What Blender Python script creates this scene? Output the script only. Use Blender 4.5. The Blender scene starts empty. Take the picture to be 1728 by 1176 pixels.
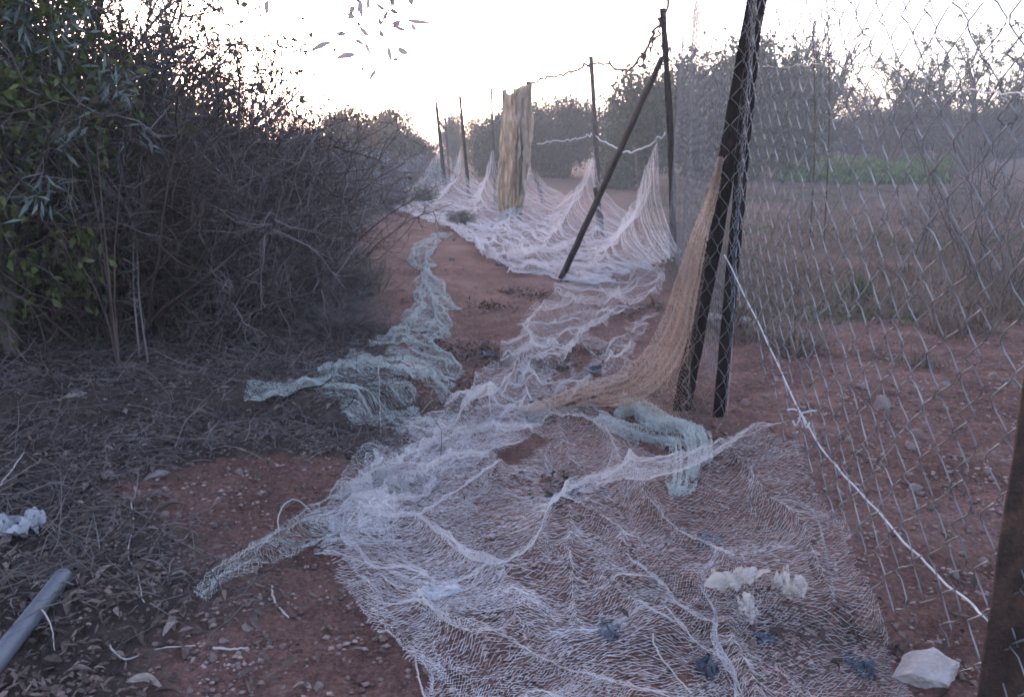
import bpy, math
import numpy as np
R = math.radians
rng = np.random.default_rng(7)
sc = bpy.context.scene
COL = sc.collection

# ------------------------------------------------------------------ camera
H = 1.3; PITCH = R(13.8); F = 1344.0
cam = bpy.data.cameras.new('camera')
cam.sensor_width = 36.0; cam.lens = 36.0*F/1728.0
cam.clip_start = 0.02; cam.clip_end = 3000
cam_ob = bpy.data.objects.new('camera', cam); COL.objects.link(cam_ob)
cam_ob.location = (0, 0, H); cam_ob.rotation_euler = (math.pi/2 - PITCH, 0, 0)
sc.camera = cam_ob

# ------------------------------------------------------------------ sky, sun, exposure
SUN_AZ, SUN_EL = R(-16), R(4.0)            # just left of straight ahead, about to set
world = bpy.data.worlds.new('World'); sc.world = world; world.use_nodes = True
wn = world.node_tree; wn.nodes.clear()
sky = wn.nodes.new('ShaderNodeTexSky'); sky.sky_type = 'NISHITA'; sky.sun_disc = False
sky.sun_elevation = SUN_EL; sky.sun_rotation = SUN_AZ
sky.air_density = 1.0; sky.dust_density = 2.5; sky.ozone_density = 2.0
bg = wn.nodes.new('ShaderNodeBackground'); bg.inputs['Strength'].default_value = 0.15
wo = wn.nodes.new('ShaderNodeOutputWorld')
hs = wn.nodes.new('ShaderNodeHueSaturation'); hs.inputs['Saturation'].default_value = .66     # evenly desaturates the sky colour
wt = wn.nodes.new('ShaderNodeMix'); wt.data_type = 'RGBA'; wt.blend_type = 'MULTIPLY'; wt.inputs[0].default_value = 1.0; wt.inputs[7].default_value = (1.03, .955, 1.13, 1)
wn.links.new(sky.outputs[0], hs.inputs['Color']); wn.links.new(hs.outputs[0], wt.inputs[6]); wn.links.new(wt.outputs[2], bg.inputs['Color']); wn.links.new(bg.outputs[0], wo.inputs['Surface'])
sun = bpy.data.lights.new('sun', 'SUN'); sun.energy = 0.06; sun.angle = R(10); sun.color = (1.0, .72, .55)
sun_ob = bpy.data.objects.new('sun', sun); COL.objects.link(sun_ob)
sun_ob.rotation_euler = (math.pi/2 - SUN_EL, 0, math.pi - SUN_AZ)
sc.view_settings.view_transform = 'Standard'; sc.view_settings.look = 'None'
sc.view_settings.gamma = 1.0; sc.view_settings.use_curve_mapping = False
sc.view_settings.exposure = 3.2
sc.cycles.max_bounces = 6; sc.cycles.diffuse_bounces = 3; sc.cycles.transparent_max_bounces = 8
sc.cycles.use_denoising = True
sc.cycles.filter_width = 1.8

# ------------------------------------------------------------------ numeric helpers
def sstep(a, b, x):
    t = np.clip((np.asarray(x, float)-a)/(b-a), 0, 1); return t*t*(3-2*t)
def _hash(ix, iy, s):
    n = (ix*374761393 + iy*668265263 + s*1442695041) & 0x7fffffff
    n = ((n ^ (n >> 13))*1274126177) & 0x7fffffff
    n = n ^ (n >> 16)
    return (n & 0xffff)/65535.0
def vnoise(x, y, s=0):
    x = np.asarray(x, float); y = np.asarray(y, float)
    ix = np.floor(x).astype(np.int64); iy = np.floor(y).astype(np.int64)
    fx = x-ix; fy = y-iy
    fx = fx*fx*fx*(fx*(fx*6-15)+10); fy = fy*fy*fy*(fy*(fy*6-15)+10)
    a = _hash(ix, iy, s); b = _hash(ix+1, iy, s); c = _hash(ix, iy+1, s); d = _hash(ix+1, iy+1, s)
    return ((a+(b-a)*fx) + ((c+(d-c)*fx)-(a+(b-a)*fx))*fy)*2-1
def fbm(x, y, octv=4, s=0, g=.5):
    r = 0; a = 1.0; f = 1.0
    for k in range(octv):
        r = r + a*vnoise(np.asarray(x)*f+k*17.3, np.asarray(y)*f-k*9.1, s+k); a *= g; f *= 2.03
    return r

def gz(x, y):
    """height of the ground"""
    x = np.asarray(x, float); y = np.asarray(y, float)
    d = np.hypot(x, y)
    near = 1-sstep(9, 30, d)
    z = .035*fbm(x*.9, y*.9, 3, 1)*(.4+.6*near)
    z = z + near*(.012*fbm(x*5, y*5, 3, 5))
    # low shelf of earth on the left with a broken front edge, carrying the shrubs
    edge = 3.72+.16*vnoise(x*2.3, 0*x, 9)+.05*vnoise(x*9, 0*x, 3)+.35*sstep(-.9, -.2, x)
    shelf = .13*sstep(edge-.06, edge+.12, y)*(1-sstep(-.75, -.25, x-.08*(y-4)*0))*(1-.75*sstep(5.5, 9, y))
    z = z + shelf
    z = z + .14*sstep(-1.0, -2.4, -(-x))*0
    z = z + .10*(1-sstep(-3.2, -1.3, x))*sstep(2.2, 4.5, y)
    # far field to the right rises a little towards the trees
    z = z + .040*np.clip(y-30, 0, 40)*sstep(2, 14, x)+.012*np.clip(y-30, 0, 60)*(1-sstep(2, 14, x))
    return z
def ray(px, py):
    a = (px-864.0)/F; b = (588.0-py)/F
    return np.array([a, math.cos(PITCH)+b*math.sin(PITCH), -math.sin(PITCH)+b*math.cos(PITCH)])
def G(px, py, lift=0.0):
    """where the ray through a photo pixel meets the ground"""
    r = ray(px, py); t = 0.3
    for _ in range(600):
        p = np.array([0, 0, H])+r*t
        dz = p[2]-float(gz(p[0], p[1]))
        if dz < .003: break
        t += max(.004, min(dz*.8, 1.0))
        if t > 120: break
    return np.array([p[0], p[1], float(gz(p[0], p[1]))+lift])
def D(px, py, y):
    """the point of that ray at distance y ahead"""
    r = ray(px, py); return np.array([0, 0, H])+r*(y/r[1])

# ------------------------------------------------------------------ mesh helpers
def mesh_np(name, V, polys, smooth=False):
    """polys: list of int arrays (n,k)"""
    me = bpy.data.meshes.new(name)
    V = np.asarray(V, np.float32).reshape(-1, 3)
    polys = [np.asarray(p, np.int32) for p in polys if len(p)]
    nl = sum(p.size for p in polys); npol = sum(len(p) for p in polys)
    me.vertices.add(len(V)); me.vertices.foreach_set('co', V.ravel())
    me.loops.add(nl); me.loops.foreach_set('vertex_index', np.concatenate([p.ravel() for p in polys]))
    me.polygons.add(npol)
    tot = np.concatenate([np.full(len(p), p.shape[1], np.int32) for p in polys])
    st = np.concatenate([[0], np.cumsum(tot)[:-1]]).astype(np.int32)
    me.polygons.foreach_set('loop_start', st)
    if smooth: me.polygons.foreach_set('use_smooth', np.ones(npol, bool))
    me.update(calc_edges=True); me.validate(verbose=False)
    return me
class MB:
    def __init__(s): s.V = []; s.P = []; s.n = 0
    def add(s, V, polys):
        V = np.asarray(V, float).reshape(-1, 3)
        for p in polys:
            if len(p): s.P.append(np.asarray(p, np.int64)+s.n)
        s.V.append(V); s.n += len(V); return s
    def mesh(s, name, smooth=False):
        by = {}
        for p in s.P: by.setdefault(p.shape[1], []).append(p)
        return mesh_np(name, np.concatenate(s.V), [np.concatenate(v) for v in by.values()], smooth)
    def box(s, c, d, rot=None):
        v = np.array([[x, y, z] for x in (-1, 1) for y in (-1, 1) for z in (-1, 1)], float)*np.array(d)/2
        if rot is not None: v = v@np.asarray(rot).T
        return s.add(v+np.array(c), [[[0, 1, 3, 2], [4, 6, 7, 5], [0, 4, 5, 1], [2, 3, 7, 6], [0, 2, 6, 4], [1, 5, 7, 3]]])
def nrm(v):
    return v/np.maximum(np.linalg.norm(v, axis=-1, keepdims=True), 1e-9)
def tubes(P, r, sides=3, cap=False):
    """P (N,K,3) polylines, r (N,K) radii -> V, polys"""
    P = np.asarray(P, float); N, K, _ = P.shape
    r = np.broadcast_to(np.asarray(r, float), (N, K))
    T = np.empty_like(P); T[:, 1:-1] = P[:, 2:]-P[:, :-2]; T[:, 0] = P[:, 1]-P[:, 0]; T[:, -1] = P[:, -1]-P[:, -2]
    T = nrm(T)
    ref = np.where(np.abs(T[..., 2:3]) > .9, np.array([1., 0, 0]), np.array([0, 0, 1.]))
    A = nrm(np.cross(T, ref)); B = np.cross(T, A)
    an = np.arange(sides)*2*math.pi/sides
    V = P[:, :, None, :]+r[:, :, None, None]*(np.cos(an)[None, None, :, None]*A[:, :, None, :]+np.sin(an)[None, None, :, None]*B[:, :, None, :])
    idx = np.arange(N*K*sides).reshape(N, K, sides)
    a = idx[:, :-1]; b = idx[:, 1:]
    Q = np.stack([a, np.roll(a, -1, 2), np.roll(b, -1, 2), b], -1).reshape(-1, 4)
    polys = [Q]
    if cap: polys += [idx[:, 0, ::-1].reshape(N, sides), idx[:, -1].reshape(N, sides)]
    return V.reshape(-1, 3), polys
def leaves(P, Dr, Nn, L, W, fold=.18, curl=.1):
    """leaf blades of 2 quads folded on the midrib"""
    P = np.asarray(P, float); n = len(P); Dr = nrm(Dr); S = nrm(np.cross(Dr, Nn)); Nn = np.cross(S, Dr)
    L = np.broadcast_to(np.asarray(L, float), n)[:, None]; W = np.broadcast_to(np.asarray(W, float), n)[:, None]
    tip = P+Dr*L-Nn*L*curl
    mid = P+Dr*L*.5
    l1 = mid+S*W*.5+Nn*W*fold; r1 = mid-S*W*.5+Nn*W*fold
    V = np.stack([P, l1, tip, r1, mid], 1).reshape(-1, 3); b = np.arange(n)[:, None]*5
    return V, [np.concatenate([b+[0, 4, 1], b+[4, 2, 1], b+[0, 3, 4], b+[4, 3, 2]]).astype(int)]
def crom(P, n):
    """Catmull-Rom through control points, n samples"""
    P = np.asarray(P, float); m = len(P)
    t = np.linspace(0, m-1, n) if np.isscalar(n) else np.asarray(n)*(m-1)
    i = np.clip(t.astype(int), 0, m-2); f = (t-i)[:, None]
    g = lambda k: P[np.clip(k, 0, m-1)]
    p0, p1, p2, p3 = g(i-1), g(i), g(i+1), g(i+2)
    return .5*((2*p1)+(p2-p0)*f+(2*p0-5*p1+4*p2-p3)*f**2+(3*p1-p0-3*p2+p3)*f**3)
def rand_dir(n, g=None):
    v = (g or rng).normal(size=(n, 3)); return nrm(v)
def grow(P0, D0, L, K, wander, up=0.0, g=None):
    """wandering polylines (N,K,3)"""
    g = g or rng; n = len(P0); P = np.empty((n, K, 3)); P[:, 0] = P0; d = nrm(np.asarray(D0, float)).copy()
    st = (np.broadcast_to(L, n)/(K-1))[:, None]
    for k in range(1, K):
        d = d+g.normal(size=(n, 3))*wander; d[:, 2] += up; d = nrm(d)
        P[:, k] = P[:, k-1]+d*st
    return P
def pick(P, n, lo=.2, hi=1.0, g=None):
    """random points and tangents on polylines"""
    g = g or rng; N, K, _ = P.shape
    i = g.integers(0, N, n); t = (lo+(hi-lo)*g.random(n))*(K-1); k = np.minimum(t.astype(int), K-2); f = (t-k)[:, None]
    return P[i, k]*(1-f)+P[i, k+1]*f, nrm(P[i, k+1]-P[i, k])

# ------------------------------------------------------------------ object helpers
def link(name, me, mat=None, parent=None):
    o = bpy.data.objects.new(name, me); COL.objects.link(o)
    if mat is not None and me is not None and len(me.materials) == 0: me.materials.append(mat)
    if parent is not None: o.parent = parent
    return o
def tag(o, label=None, cat=None, group=None, kind=None):
    if label: o['label'] = label
    if cat: o['category'] = cat
    if group: o['group'] = group
    if kind: o['kind'] = kind
    return o
def thing(name, label, cat, loc=(0, 0, 0), group=None):
    o = bpy.data.objects.new(name, None); COL.objects.link(o); o.location = loc; o.empty_display_size = .1
    return tag(o, label, cat, group)
def copy_tree(root):
    r = root.copy(); COL.objects.link(r)
    for ch in root.children:
        c = ch.copy(); COL.objects.link(c); c.parent = r
    return r

# ------------------------------------------------------------------ materials
def material(name, a, b=None, scale=6.0, rough=.85, bump=0.0, bscale=60.0, island=0.0, trans=0.0, spec=.3, detail=6, metal=0.0, c=None):
    m = bpy.data.materials.new(name); m.use_nodes = True; nt = m.node_tree; n = nt.nodes; l = nt.links
    p = n['Principled BSDF']; p.inputs['Roughness'].default_value = rough; p.inputs['Metallic'].default_value = metal
    p.inputs['Specular IOR Level'].default_value = spec
    tc = n.new('ShaderNodeTexCoord')
    nz = n.new('ShaderNodeTexNoise'); nz.inputs['Scale'].default_value = scale; nz.inputs['Detail'].default_value = detail
    l.new(tc.outputs['Object'], nz.inputs['Vector'])
    rp = n.new('ShaderNodeValToRGB'); e = rp.color_ramp.elements
    b = b or a
    e[0].position = .32; e[0].color = (*a, 1); e[1].position = .68; e[1].color = (*b, 1)
    if c: k = rp.color_ramp.elements.new(.5); k.color = (*c, 1)
    l.new(nz.outputs['Fac'], rp.inputs['Fac'])
    out = rp.outputs['Color']
    if island:
        ge = n.new('ShaderNodeNewGeometry'); mr = n.new('ShaderNodeMapRange')
        mr.inputs['To Min'].default_value = 1-island; mr.inputs['To Max'].default_value = 1+island
        l.new(ge.outputs['Random Per Island'], mr.inputs['Value'])
        hs = n.new('ShaderNodeHueSaturation'); l.new(mr.outputs[0], hs.inputs['Value']); l.new(out, hs.inputs['Color']); out = hs.outputs['Color']
    l.new(out, p.inputs['Base Color'])
    if bump:
        bn = n.new('ShaderNodeTexNoise'); bn.inputs['Scale'].default_value = bscale; bn.inputs['Detail'].default_value = 5
        l.new(tc.outputs['Object'], bn.inputs['Vector'])
        bp = n.new('ShaderNodeBump'); bp.inputs['Strength'].default_value = bump; bp.inputs['Distance'].default_value = .02
        l.new(bn.outputs['Fac'], bp.inputs['Height']); l.new(bp.outputs[0], p.inputs['Normal'])
    if trans:
        tr = n.new('ShaderNodeBsdfTranslucent'); l.new(out, tr.inputs['Color'])
        mx = n.new('ShaderNodeMixShader'); mx.inputs[0].default_value = trans
        l.new(p.outputs[0], mx.inputs[1]); l.new(tr.outputs[0], mx.inputs[2]); l.new(mx.outputs[0], n['Material Output'].inputs['Surface'])
    return m
def ground_material():
    m = bpy.data.materials.new('red_soil'); m.use_nodes = True; nt = m.node_tree; n = nt.nodes; l = nt.links
    p = n['Principled BSDF']; p.inputs['Roughness'].default_value = .95; p.inputs['Specular IOR Level'].default_value = .15
    tc = n.new('ShaderNodeTexCoord')
    def noise(scale, det=6, rough=.6):
        z = n.new('ShaderNodeTexNoise'); z.inputs['Scale'].default_value = scale; z.inputs['Detail'].default_value = det
        z.inputs['Roughness'].default_value = rough; l.new(tc.outputs['Object'], z.inputs['Vector']); return z
    def ramp(src, stops):
        r = n.new('ShaderNodeValToRGB'); e = r.color_ramp.elements
        e[0].position, e[0].color = stops[0][0], (*stops[0][1], 1); e[1].position, e[1].color = stops[-1][0], (*stops[-1][1], 1)
        for pos, c in stops[1:-1]: k = e.new(pos); k.color = (*c, 1)
        l.new(src, r.inputs['Fac']); return r.outputs['Color']
    def mix(f, a, b, mode='MIX'):
        x = n.new('ShaderNodeMix'); x.data_type = 'RGBA'; x.blend_type = mode
        if isinstance(f, float): x.inputs[0].default_value = f
        else: l.new(f, x.inputs[0])
        for i, v in ((6, a), (7, b)):
            if isinstance(v, tuple): x.inputs[i].default_value = (*v, 1)
            else: l.new(v, x.inputs[i])
        return x.outputs[2]
    soil = ramp(noise(1.7, 8).outputs['Fac'], [(.3, (.12, .066, .054)), (.5, (.20, .112, .094)), (.7, (.275, .175, .155))])
    grain = ramp(noise(55, 4, .7).outputs['Fac'], [(.28, (.45, .45, .45)), (.52, (1, 1, 1)), (.72, (1.6, 1.55, 1.55))])
    colr = mix(1.0, soil, grain, 'MULTIPLY')
    # humus under the shrubs and weeds in the field, as painted vertex masks
    va = n.new('ShaderNodeVertexColor'); va.layer_name = 'cover'
    sp = n.new('ShaderNodeSeparateColor'); l.new(va.outputs['Color'], sp.inputs[0])
    hum = ramp(noise(9, 7).outputs['Fac'], [(.3, (.045, .036, .034)), (.6, (.10, .080, .072)), (.75, (.17, .14, .12))])
    colr = mix(sp.outputs[0], colr, hum)
    wee = ramp(noise(1.2, 9, .7).outputs['Fac'], [(.3, (.095, .055, .045)), (.5, (.115, .085, .07)), (.62, (.085, .085, .06)), (.75, (.15, .13, .11))])
    colr = mix(sp.outputs[1], colr, wee)
    l.new(colr, p.inputs['Base Color'])
    b1 = n.new('ShaderNodeBump'); b1.inputs['Strength'].default_value = 1.0; b1.inputs['Distance'].default_value = .03
    l.new(noise(38, 7, .65).outputs['Fac'], b1.inputs['Height'])
    b2 = n.new('ShaderNodeBump'); b2.inputs['Strength'].default_value = .9; b2.inputs['Distance'].default_value = .01
    l.new(noise(170, 3, .6).outputs['Fac'], b2.inputs['Height']); l.new(b1.outputs[0], b2.inputs['Normal'])
    l.new(b2.outputs[0], p.inputs['Normal'])
    return m
M = {}
M['soil'] = ground_material()
M['rust'] = material('rusty_iron', (.035, .022, .018), (.10, .055, .038), 14, .8, .4, 90, spec=.4, c=(.05, .03, .024))
M['dark_iron'] = material('dark_weathered_iron', (.007, .006, .007), (.020, .015, .014), 10, .95, .4, 80, spec=.08)
M['wood'] = material('weathered_wood', (.05, .04, .035), (.12, .10, .09), 12, .9, .5, 50)
M['wire'] = material('galvanised_wire', (.17, .175, .185), (.30, .31, .325), 8, .5, spec=.5, island=.25)
M['cord'] = material('white_cord', (.46, .46, .48), (.64, .63, .64), 30, .8)
M['net_white'] = material('off_white_netting', (.50, .49, .50), (.74, .72, .73), 3, .6, trans=.25, island=.08)
M['net_pink'] = material('sun_bleached_netting', (.66, .62, .62), (.86, .83, .84), 1.2, .6, trans=.3, island=.08)
M['net_tan'] = material('tan_netting', (.38, .29, .23), (.62, .50, .42), 2.5, .7, trans=.3, island=.12)
M['net_green'] = material('pale_green_netting', (.40, .46, .45), (.58, .63, .62), 3, .6, trans=.25, island=.1)
M['cloth_tan'] = material('old_beige_netting', (.36, .30, .22), (.58, .50, .41), 5, .95, .5, 25, trans=.4, spec=.05)
M['rag'] = material('cream_plastic_rag', (.50, .44, .38), (.76, .70, .63), 9, .6, .3, 40, trans=.25)
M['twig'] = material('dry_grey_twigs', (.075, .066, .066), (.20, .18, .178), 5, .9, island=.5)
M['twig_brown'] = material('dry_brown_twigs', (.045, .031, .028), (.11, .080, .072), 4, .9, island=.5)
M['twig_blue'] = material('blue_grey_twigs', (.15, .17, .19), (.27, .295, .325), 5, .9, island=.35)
M['twig_pale'] = material('bleached_twigs', (.34, .30, .28), (.50, .46, .43), 6, .9, island=.2)
M['bark'] = material('grey_bark', (.09, .075, .065), (.18, .155, .14), 9, .95, .6, 30)
M['carob'] = material('glossy_dark_leaves', (.048, .074, .014), (.11, .135, .030), 6, .42, island=.35, trans=.25, spec=.5)
M['tiny_leaf'] = material('small_dry_leaves', (.07, .065, .040), (.13, .115, .07), 5, .7, island=.35, trans=.3)
M['tree_leaf'] = material('dark_tree_foliage', (.030, .045, .026), (.065, .085, .048), 1.2, .7, island=.4, trans=.15)
M['olive_leaf'] = material('grey_green_foliage', (.065, .080, .055), (.13, .145, .105), 1.2, .7, island=.35, trans=.2)
M['warm_leaf'] = material('warm_glow_foliage', (.15, .115, .05), (.26, .18, .085), 1.5, .7, island=.4, trans=.5)  # warm leaf colour, lightened to paint in the sunset glow from behind
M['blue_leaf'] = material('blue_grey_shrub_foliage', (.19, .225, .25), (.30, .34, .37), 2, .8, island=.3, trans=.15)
M['green_crop'] = material('green_crop_leaves', (.055, .115, .030), (.10, .18, .055), .6, .7, island=.35, trans=.3)
M['weed'] = material('dry_weeds', (.10, .078, .062), (.21, .175, .145), 1, .9, island=.35, trans=.2)
M['weed_green'] = material('low_green_weeds', (.06, .085, .042), (.115, .14, .075), 1, .8, island=.3, trans=.25)
M['litter'] = material('fallen_leaves', (.06, .044, .038), (.16, .12, .105), 3, .9, island=.65)
M['litter_pale'] = material('bleached_fallen_leaf', (.20, .16, .14), (.34, .28, .25), 8, .8, .3, 60)
M['stone'] = material('pinkish_limestone', (.17, .125, .115), (.32, .25, .23), 12, .9, .5, 50)
M['stone_white'] = material('pale_limestone', (.28, .255, .245), (.47, .435, .415), 14, .92, .8, 60)
M['gravel'] = material('gravel', (.14, .09, .078), (.32, .235, .215), 4, .92, .3, 80, island=.6)
M['pipe'] = material('grey_plastic_pipe', (.085, .10, .125), (.13, .15, .175), 7, .45, .1, 60, spec=.5)
M['bag'] = material('white_plastic_bag', (.42, .44, .48), (.64, .66, .70), 6, .35, .3, 30, trans=.3)
M['blue_scrap'] = material('blue_plastic_scrap', (.045, .058, .080), (.13, .16, .20), 14, .5, .3, 40, trans=.1)
M['euc_leaf'] = material('glare_paled_hanging_leaves', (.30, .28, .29), (.42, .39, .40), 8, .6, island=.2, trans=.55)  # base colour paled to paint in glare bleeding from the bright sky

# ------------------------------------------------------------------ ground
def spread(lo, hi, dense_lo, dense_hi, step, g=1.09):
    a = list(np.arange(dense_lo, dense_hi, step)); s = step
    while a[-1] < hi: s *= g; a.append(a[-1]+s)
    s = step; b = []
    c = dense_lo
    while c > lo: s *= g; c -= s; b.append(c)
    return np.array(b[::-1]+a)
xs = np.unique(np.clip(spread(-300, 300, -2.2, 2.2, .017, 1.06), -300, 300)); ys = np.unique(np.clip(spread(-140, 420, 1.2, 5.4, .017, 1.05), -140, 420))
X, Y = np.meshgrid(xs, ys); Z = gz(X, Y)
fine = (1-sstep(6, 12, np.hypot(X, Y)))
Z = Z+fine*(.007*fbm(X*16, Y*16, 3, 21)+.014*np.clip(fbm(X*9, Y*9, 2, 25)-.3, 0, 1)+.016*np.clip(fbm(X*23, Y*23, 2, 27)-.35, 0, 1))
nx, ny = len(xs), len(ys); idx = np.arange(nx*ny).reshape(ny, nx)
Q = np.stack([idx[:-1, :-1], idx[:-1, 1:], idx[1:, 1:], idx[1:, :-1]], -1).reshape(-1, 4)
gm = mesh_np('ground', np.stack([X, Y, Z], -1).reshape(-1, 3), [Q], True)
def litter_mask(x, y):
    e = np.interp(y, [1.6, 2.2, 2.9, 3.15, 3.3, 3.9, 4.6, 5.4, 8, 14], [-.70, -.98, -1.32, -1.2, -.52, -.55, -.85, -1.05, -1.5, -2.6])
    k = x+.22*fbm(x*1.7, y*1.7, 4, 31)
    return (1-sstep(e-.15, e+.12, k))*(1-sstep(14, 20, y))
edge_n = .35*fbm(X*1.3, Y*1.3, 4, 31)
humus = .95*litter_mask(X, Y)
fieldm = sstep(5.5, 9, Y+2*edge_n)*sstep(.6, 1.6, X-.10*Y+.7)
fieldm = np.clip(fieldm, 0, 1)*(.55+.9*edge_n)+sstep(20, 35, Y)*.6*(X < 4)
ca = gm.color_attributes.new('cover', 'FLOAT_COLOR', 'POINT')
cc = np.stack([humus, np.clip(fieldm, 0, 1), 0*X, 0*X+1], -1).astype(np.float32)
ca.data.foreach_set('color', cc.ravel())
tag(link('ground', gm, M['soil']), kind='structure')

# ------------------------------------------------------------------ posts
def angle_post(name, base, top, w, t, mat, label, cat='post', group=None, yaw=0.0, bury=.15, holes=False):
    """an L-section iron post from base to top"""
    base = np.asarray(base, float); top = np.asarray(top, float)
    d = top-base; L = np.linalg.norm(d); d /= L; base = base-d*bury; L += bury
    a = np.array([math.cos(yaw), math.sin(yaw), 0]); a = nrm(a-d*np.dot(a, d)); b = np.cross(d, a)
    prof = np.array([[0, 0], [w, 0], [w, t], [t, t], [t, w], [0, w]])-w*.3
    K = 26; g = np.random.default_rng(int(abs(base[0])*1000)+3)
    V = []
    for k in range(K):
        o = base+d*L*k/(K-1); j = g.normal(size=2)*w*.02
        V.append(o+(prof[:, :1]+j[0])*a+(prof[:, 1:]+j[1])*b)
    V = np.concatenate(V); n = 6
    Q = [[k*n+i, k*n+(i+1) % n, (k+1)*n+(i+1) % n, (k+1)*n+i] for k in range(K-1) for i in range(n)]
    m = MB(); m.add(V, [Q, [list(range(n))[::-1], [(K-1)*n+i for i in range(n)]]])
    return tag(link(name, m.mesh(name), mat), label, cat, group)
def pole(name, pts, r0, r1, mat, label, cat='post', group=None, sides=7, bury=.12):
    P = crom(pts, 18); P[0] -= nrm(P[1]-P[0])*bury
    g = np.random.default_rng(int(abs(pts[0][0]*977))+1)
    rr = np.linspace(r0, r1, 18)*(1+.08*g.normal(size=18))
    V, po = tubes(P[None], rr[None], sides, True)
    m = MB(); m.add(V, po)
    return tag(link(name, m.mesh(name, True), mat), label, cat, group)

p0b = np.array([1.05, 1.46, float(gz(1.05, 1.46))])
angle_post('fence_post', p0b, p0b+[-.01, .02, 2.3], .085, .009, M['rust'], 'rusty brown angle-iron post at the near end of the chain-link fence', yaw=R(200))
p1b = G(1155, 690); p1t = D(1289, -40, p1b[1]+.12)
angle_post('fence_post', p1b, p1t, .095, .012, M['dark_iron'], 'thick black iron post leaning over, tan net tied to its side', yaw=R(90))
p1c = G(1216, 703); p1ct = D(1275, 60, p1c[1]+.10)
angle_post('fence_post', p1c, p1ct, .062, .010, M['dark_iron'], 'thinner upright iron post standing beside the thick leaning black post', yaw=R(88))
p2b = G(1136, 440); p2t = D(1118, 15, p2b[1])
pole('fence_post', [p2b, (p2b+p2t)/2+[.03, 0, 0], p2t], .045, .038, M['dark_iron'], 'tall thin dark post that the slanting brace leans on')
brb = G(945, 474); brt = D(1117, 98, p2b[1]-.06)
angle_post('post_brace', brb, brt, .075, .012, M['dark_iron'], 'straight black iron brace slanting up from the white netting to a tall post', 'brace', yaw=R(-60), bury=.1)
p3b = G(1011, 392); p3t = D(997, 96, p3b[1])
pole('fence_post', [p3b, (p3b+p3t)/2+[.02, 0, 0], p3t], .05, .035, M['wood'], 'slim brown post left of the black slanting brace with a net peak tied to it')
p3s = D(1002, 318, p3b[1]-1.0); p3sb = G(1011, 388)
pole('stake', [p3sb-[0, .6, 0], (p3sb+p3s)/2-[0, .5, 0], p3s-[0, .2, 0]], .04, .035, M['dark_iron'], 'short dark stake standing at the foot of the slim brown post', 'stake')
p4b = G(876, 372); p4t = D(892, 138, p4b[1])
pole('fence_post', [p4b, (p4b+p4t)/2, p4t], .06, .05, M['wood'], 'post wrapped in hanging beige netting, its tip showing on top')
p4b2 = G(852, 371); p4t2 = D(851, 152, p4b2[1])
pole('fence_post', [p4b2, (p4b2+p4t2)/2, p4t2], .05, .045, M['wood'], 'second pole under the hanging beige netting with a rounded knob of cloth on top')
pst = G(918, 346); pst2 = D(893, 262, pst[1])
pole('stake', [pst, (pst+pst2)/2, pst2], .05, .04, M['wood'], 'short tilted stake between the beige wrapped post and the slim brown post', 'stake')
p5b = G(836, 350); p5t = D(829, 148, p5b[1])
pole('fence_post', [p5b, (p5b+p5t)/2, p5t], .035, .025, M['wood'], 'thin pole just behind and left of the beige wrapped post')
p6b = G(792, 335); p6t = D(776, 162, p6b[1])
pole('fence_post', [p6b, (p6b+p6t)/2, p6t], .055, .04, M['dark_iron'], 'thin dark pole rising from a net peak, second-last pole of the row')
p7b = G(752, 322); p7t = D(736, 172, p7b[1])
pole('fence_post', [p7b, (p7b+p7t)/2, p7t], .065, .05, M['dark_iron'], 'thin dark pole at the far end of the net with a small side branch')
p8b = G(760, 316); p8t = D(750, 182, p8b[1])
pole('fence_post', [p8b, (p8b+p8t)/2, p8t], .04, .03, M['wood'], 'thinnest pole, standing just behind the last dark pole of the row')
pole('dead_branch', [D(741, 205, p7b[1]), D(746, 212, p7b[1]), D(754, 218, p8b[1])], .04, .03, M['wood'], 'short crooked branch bridging the two last poles', 'branch', bury=0)

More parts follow.
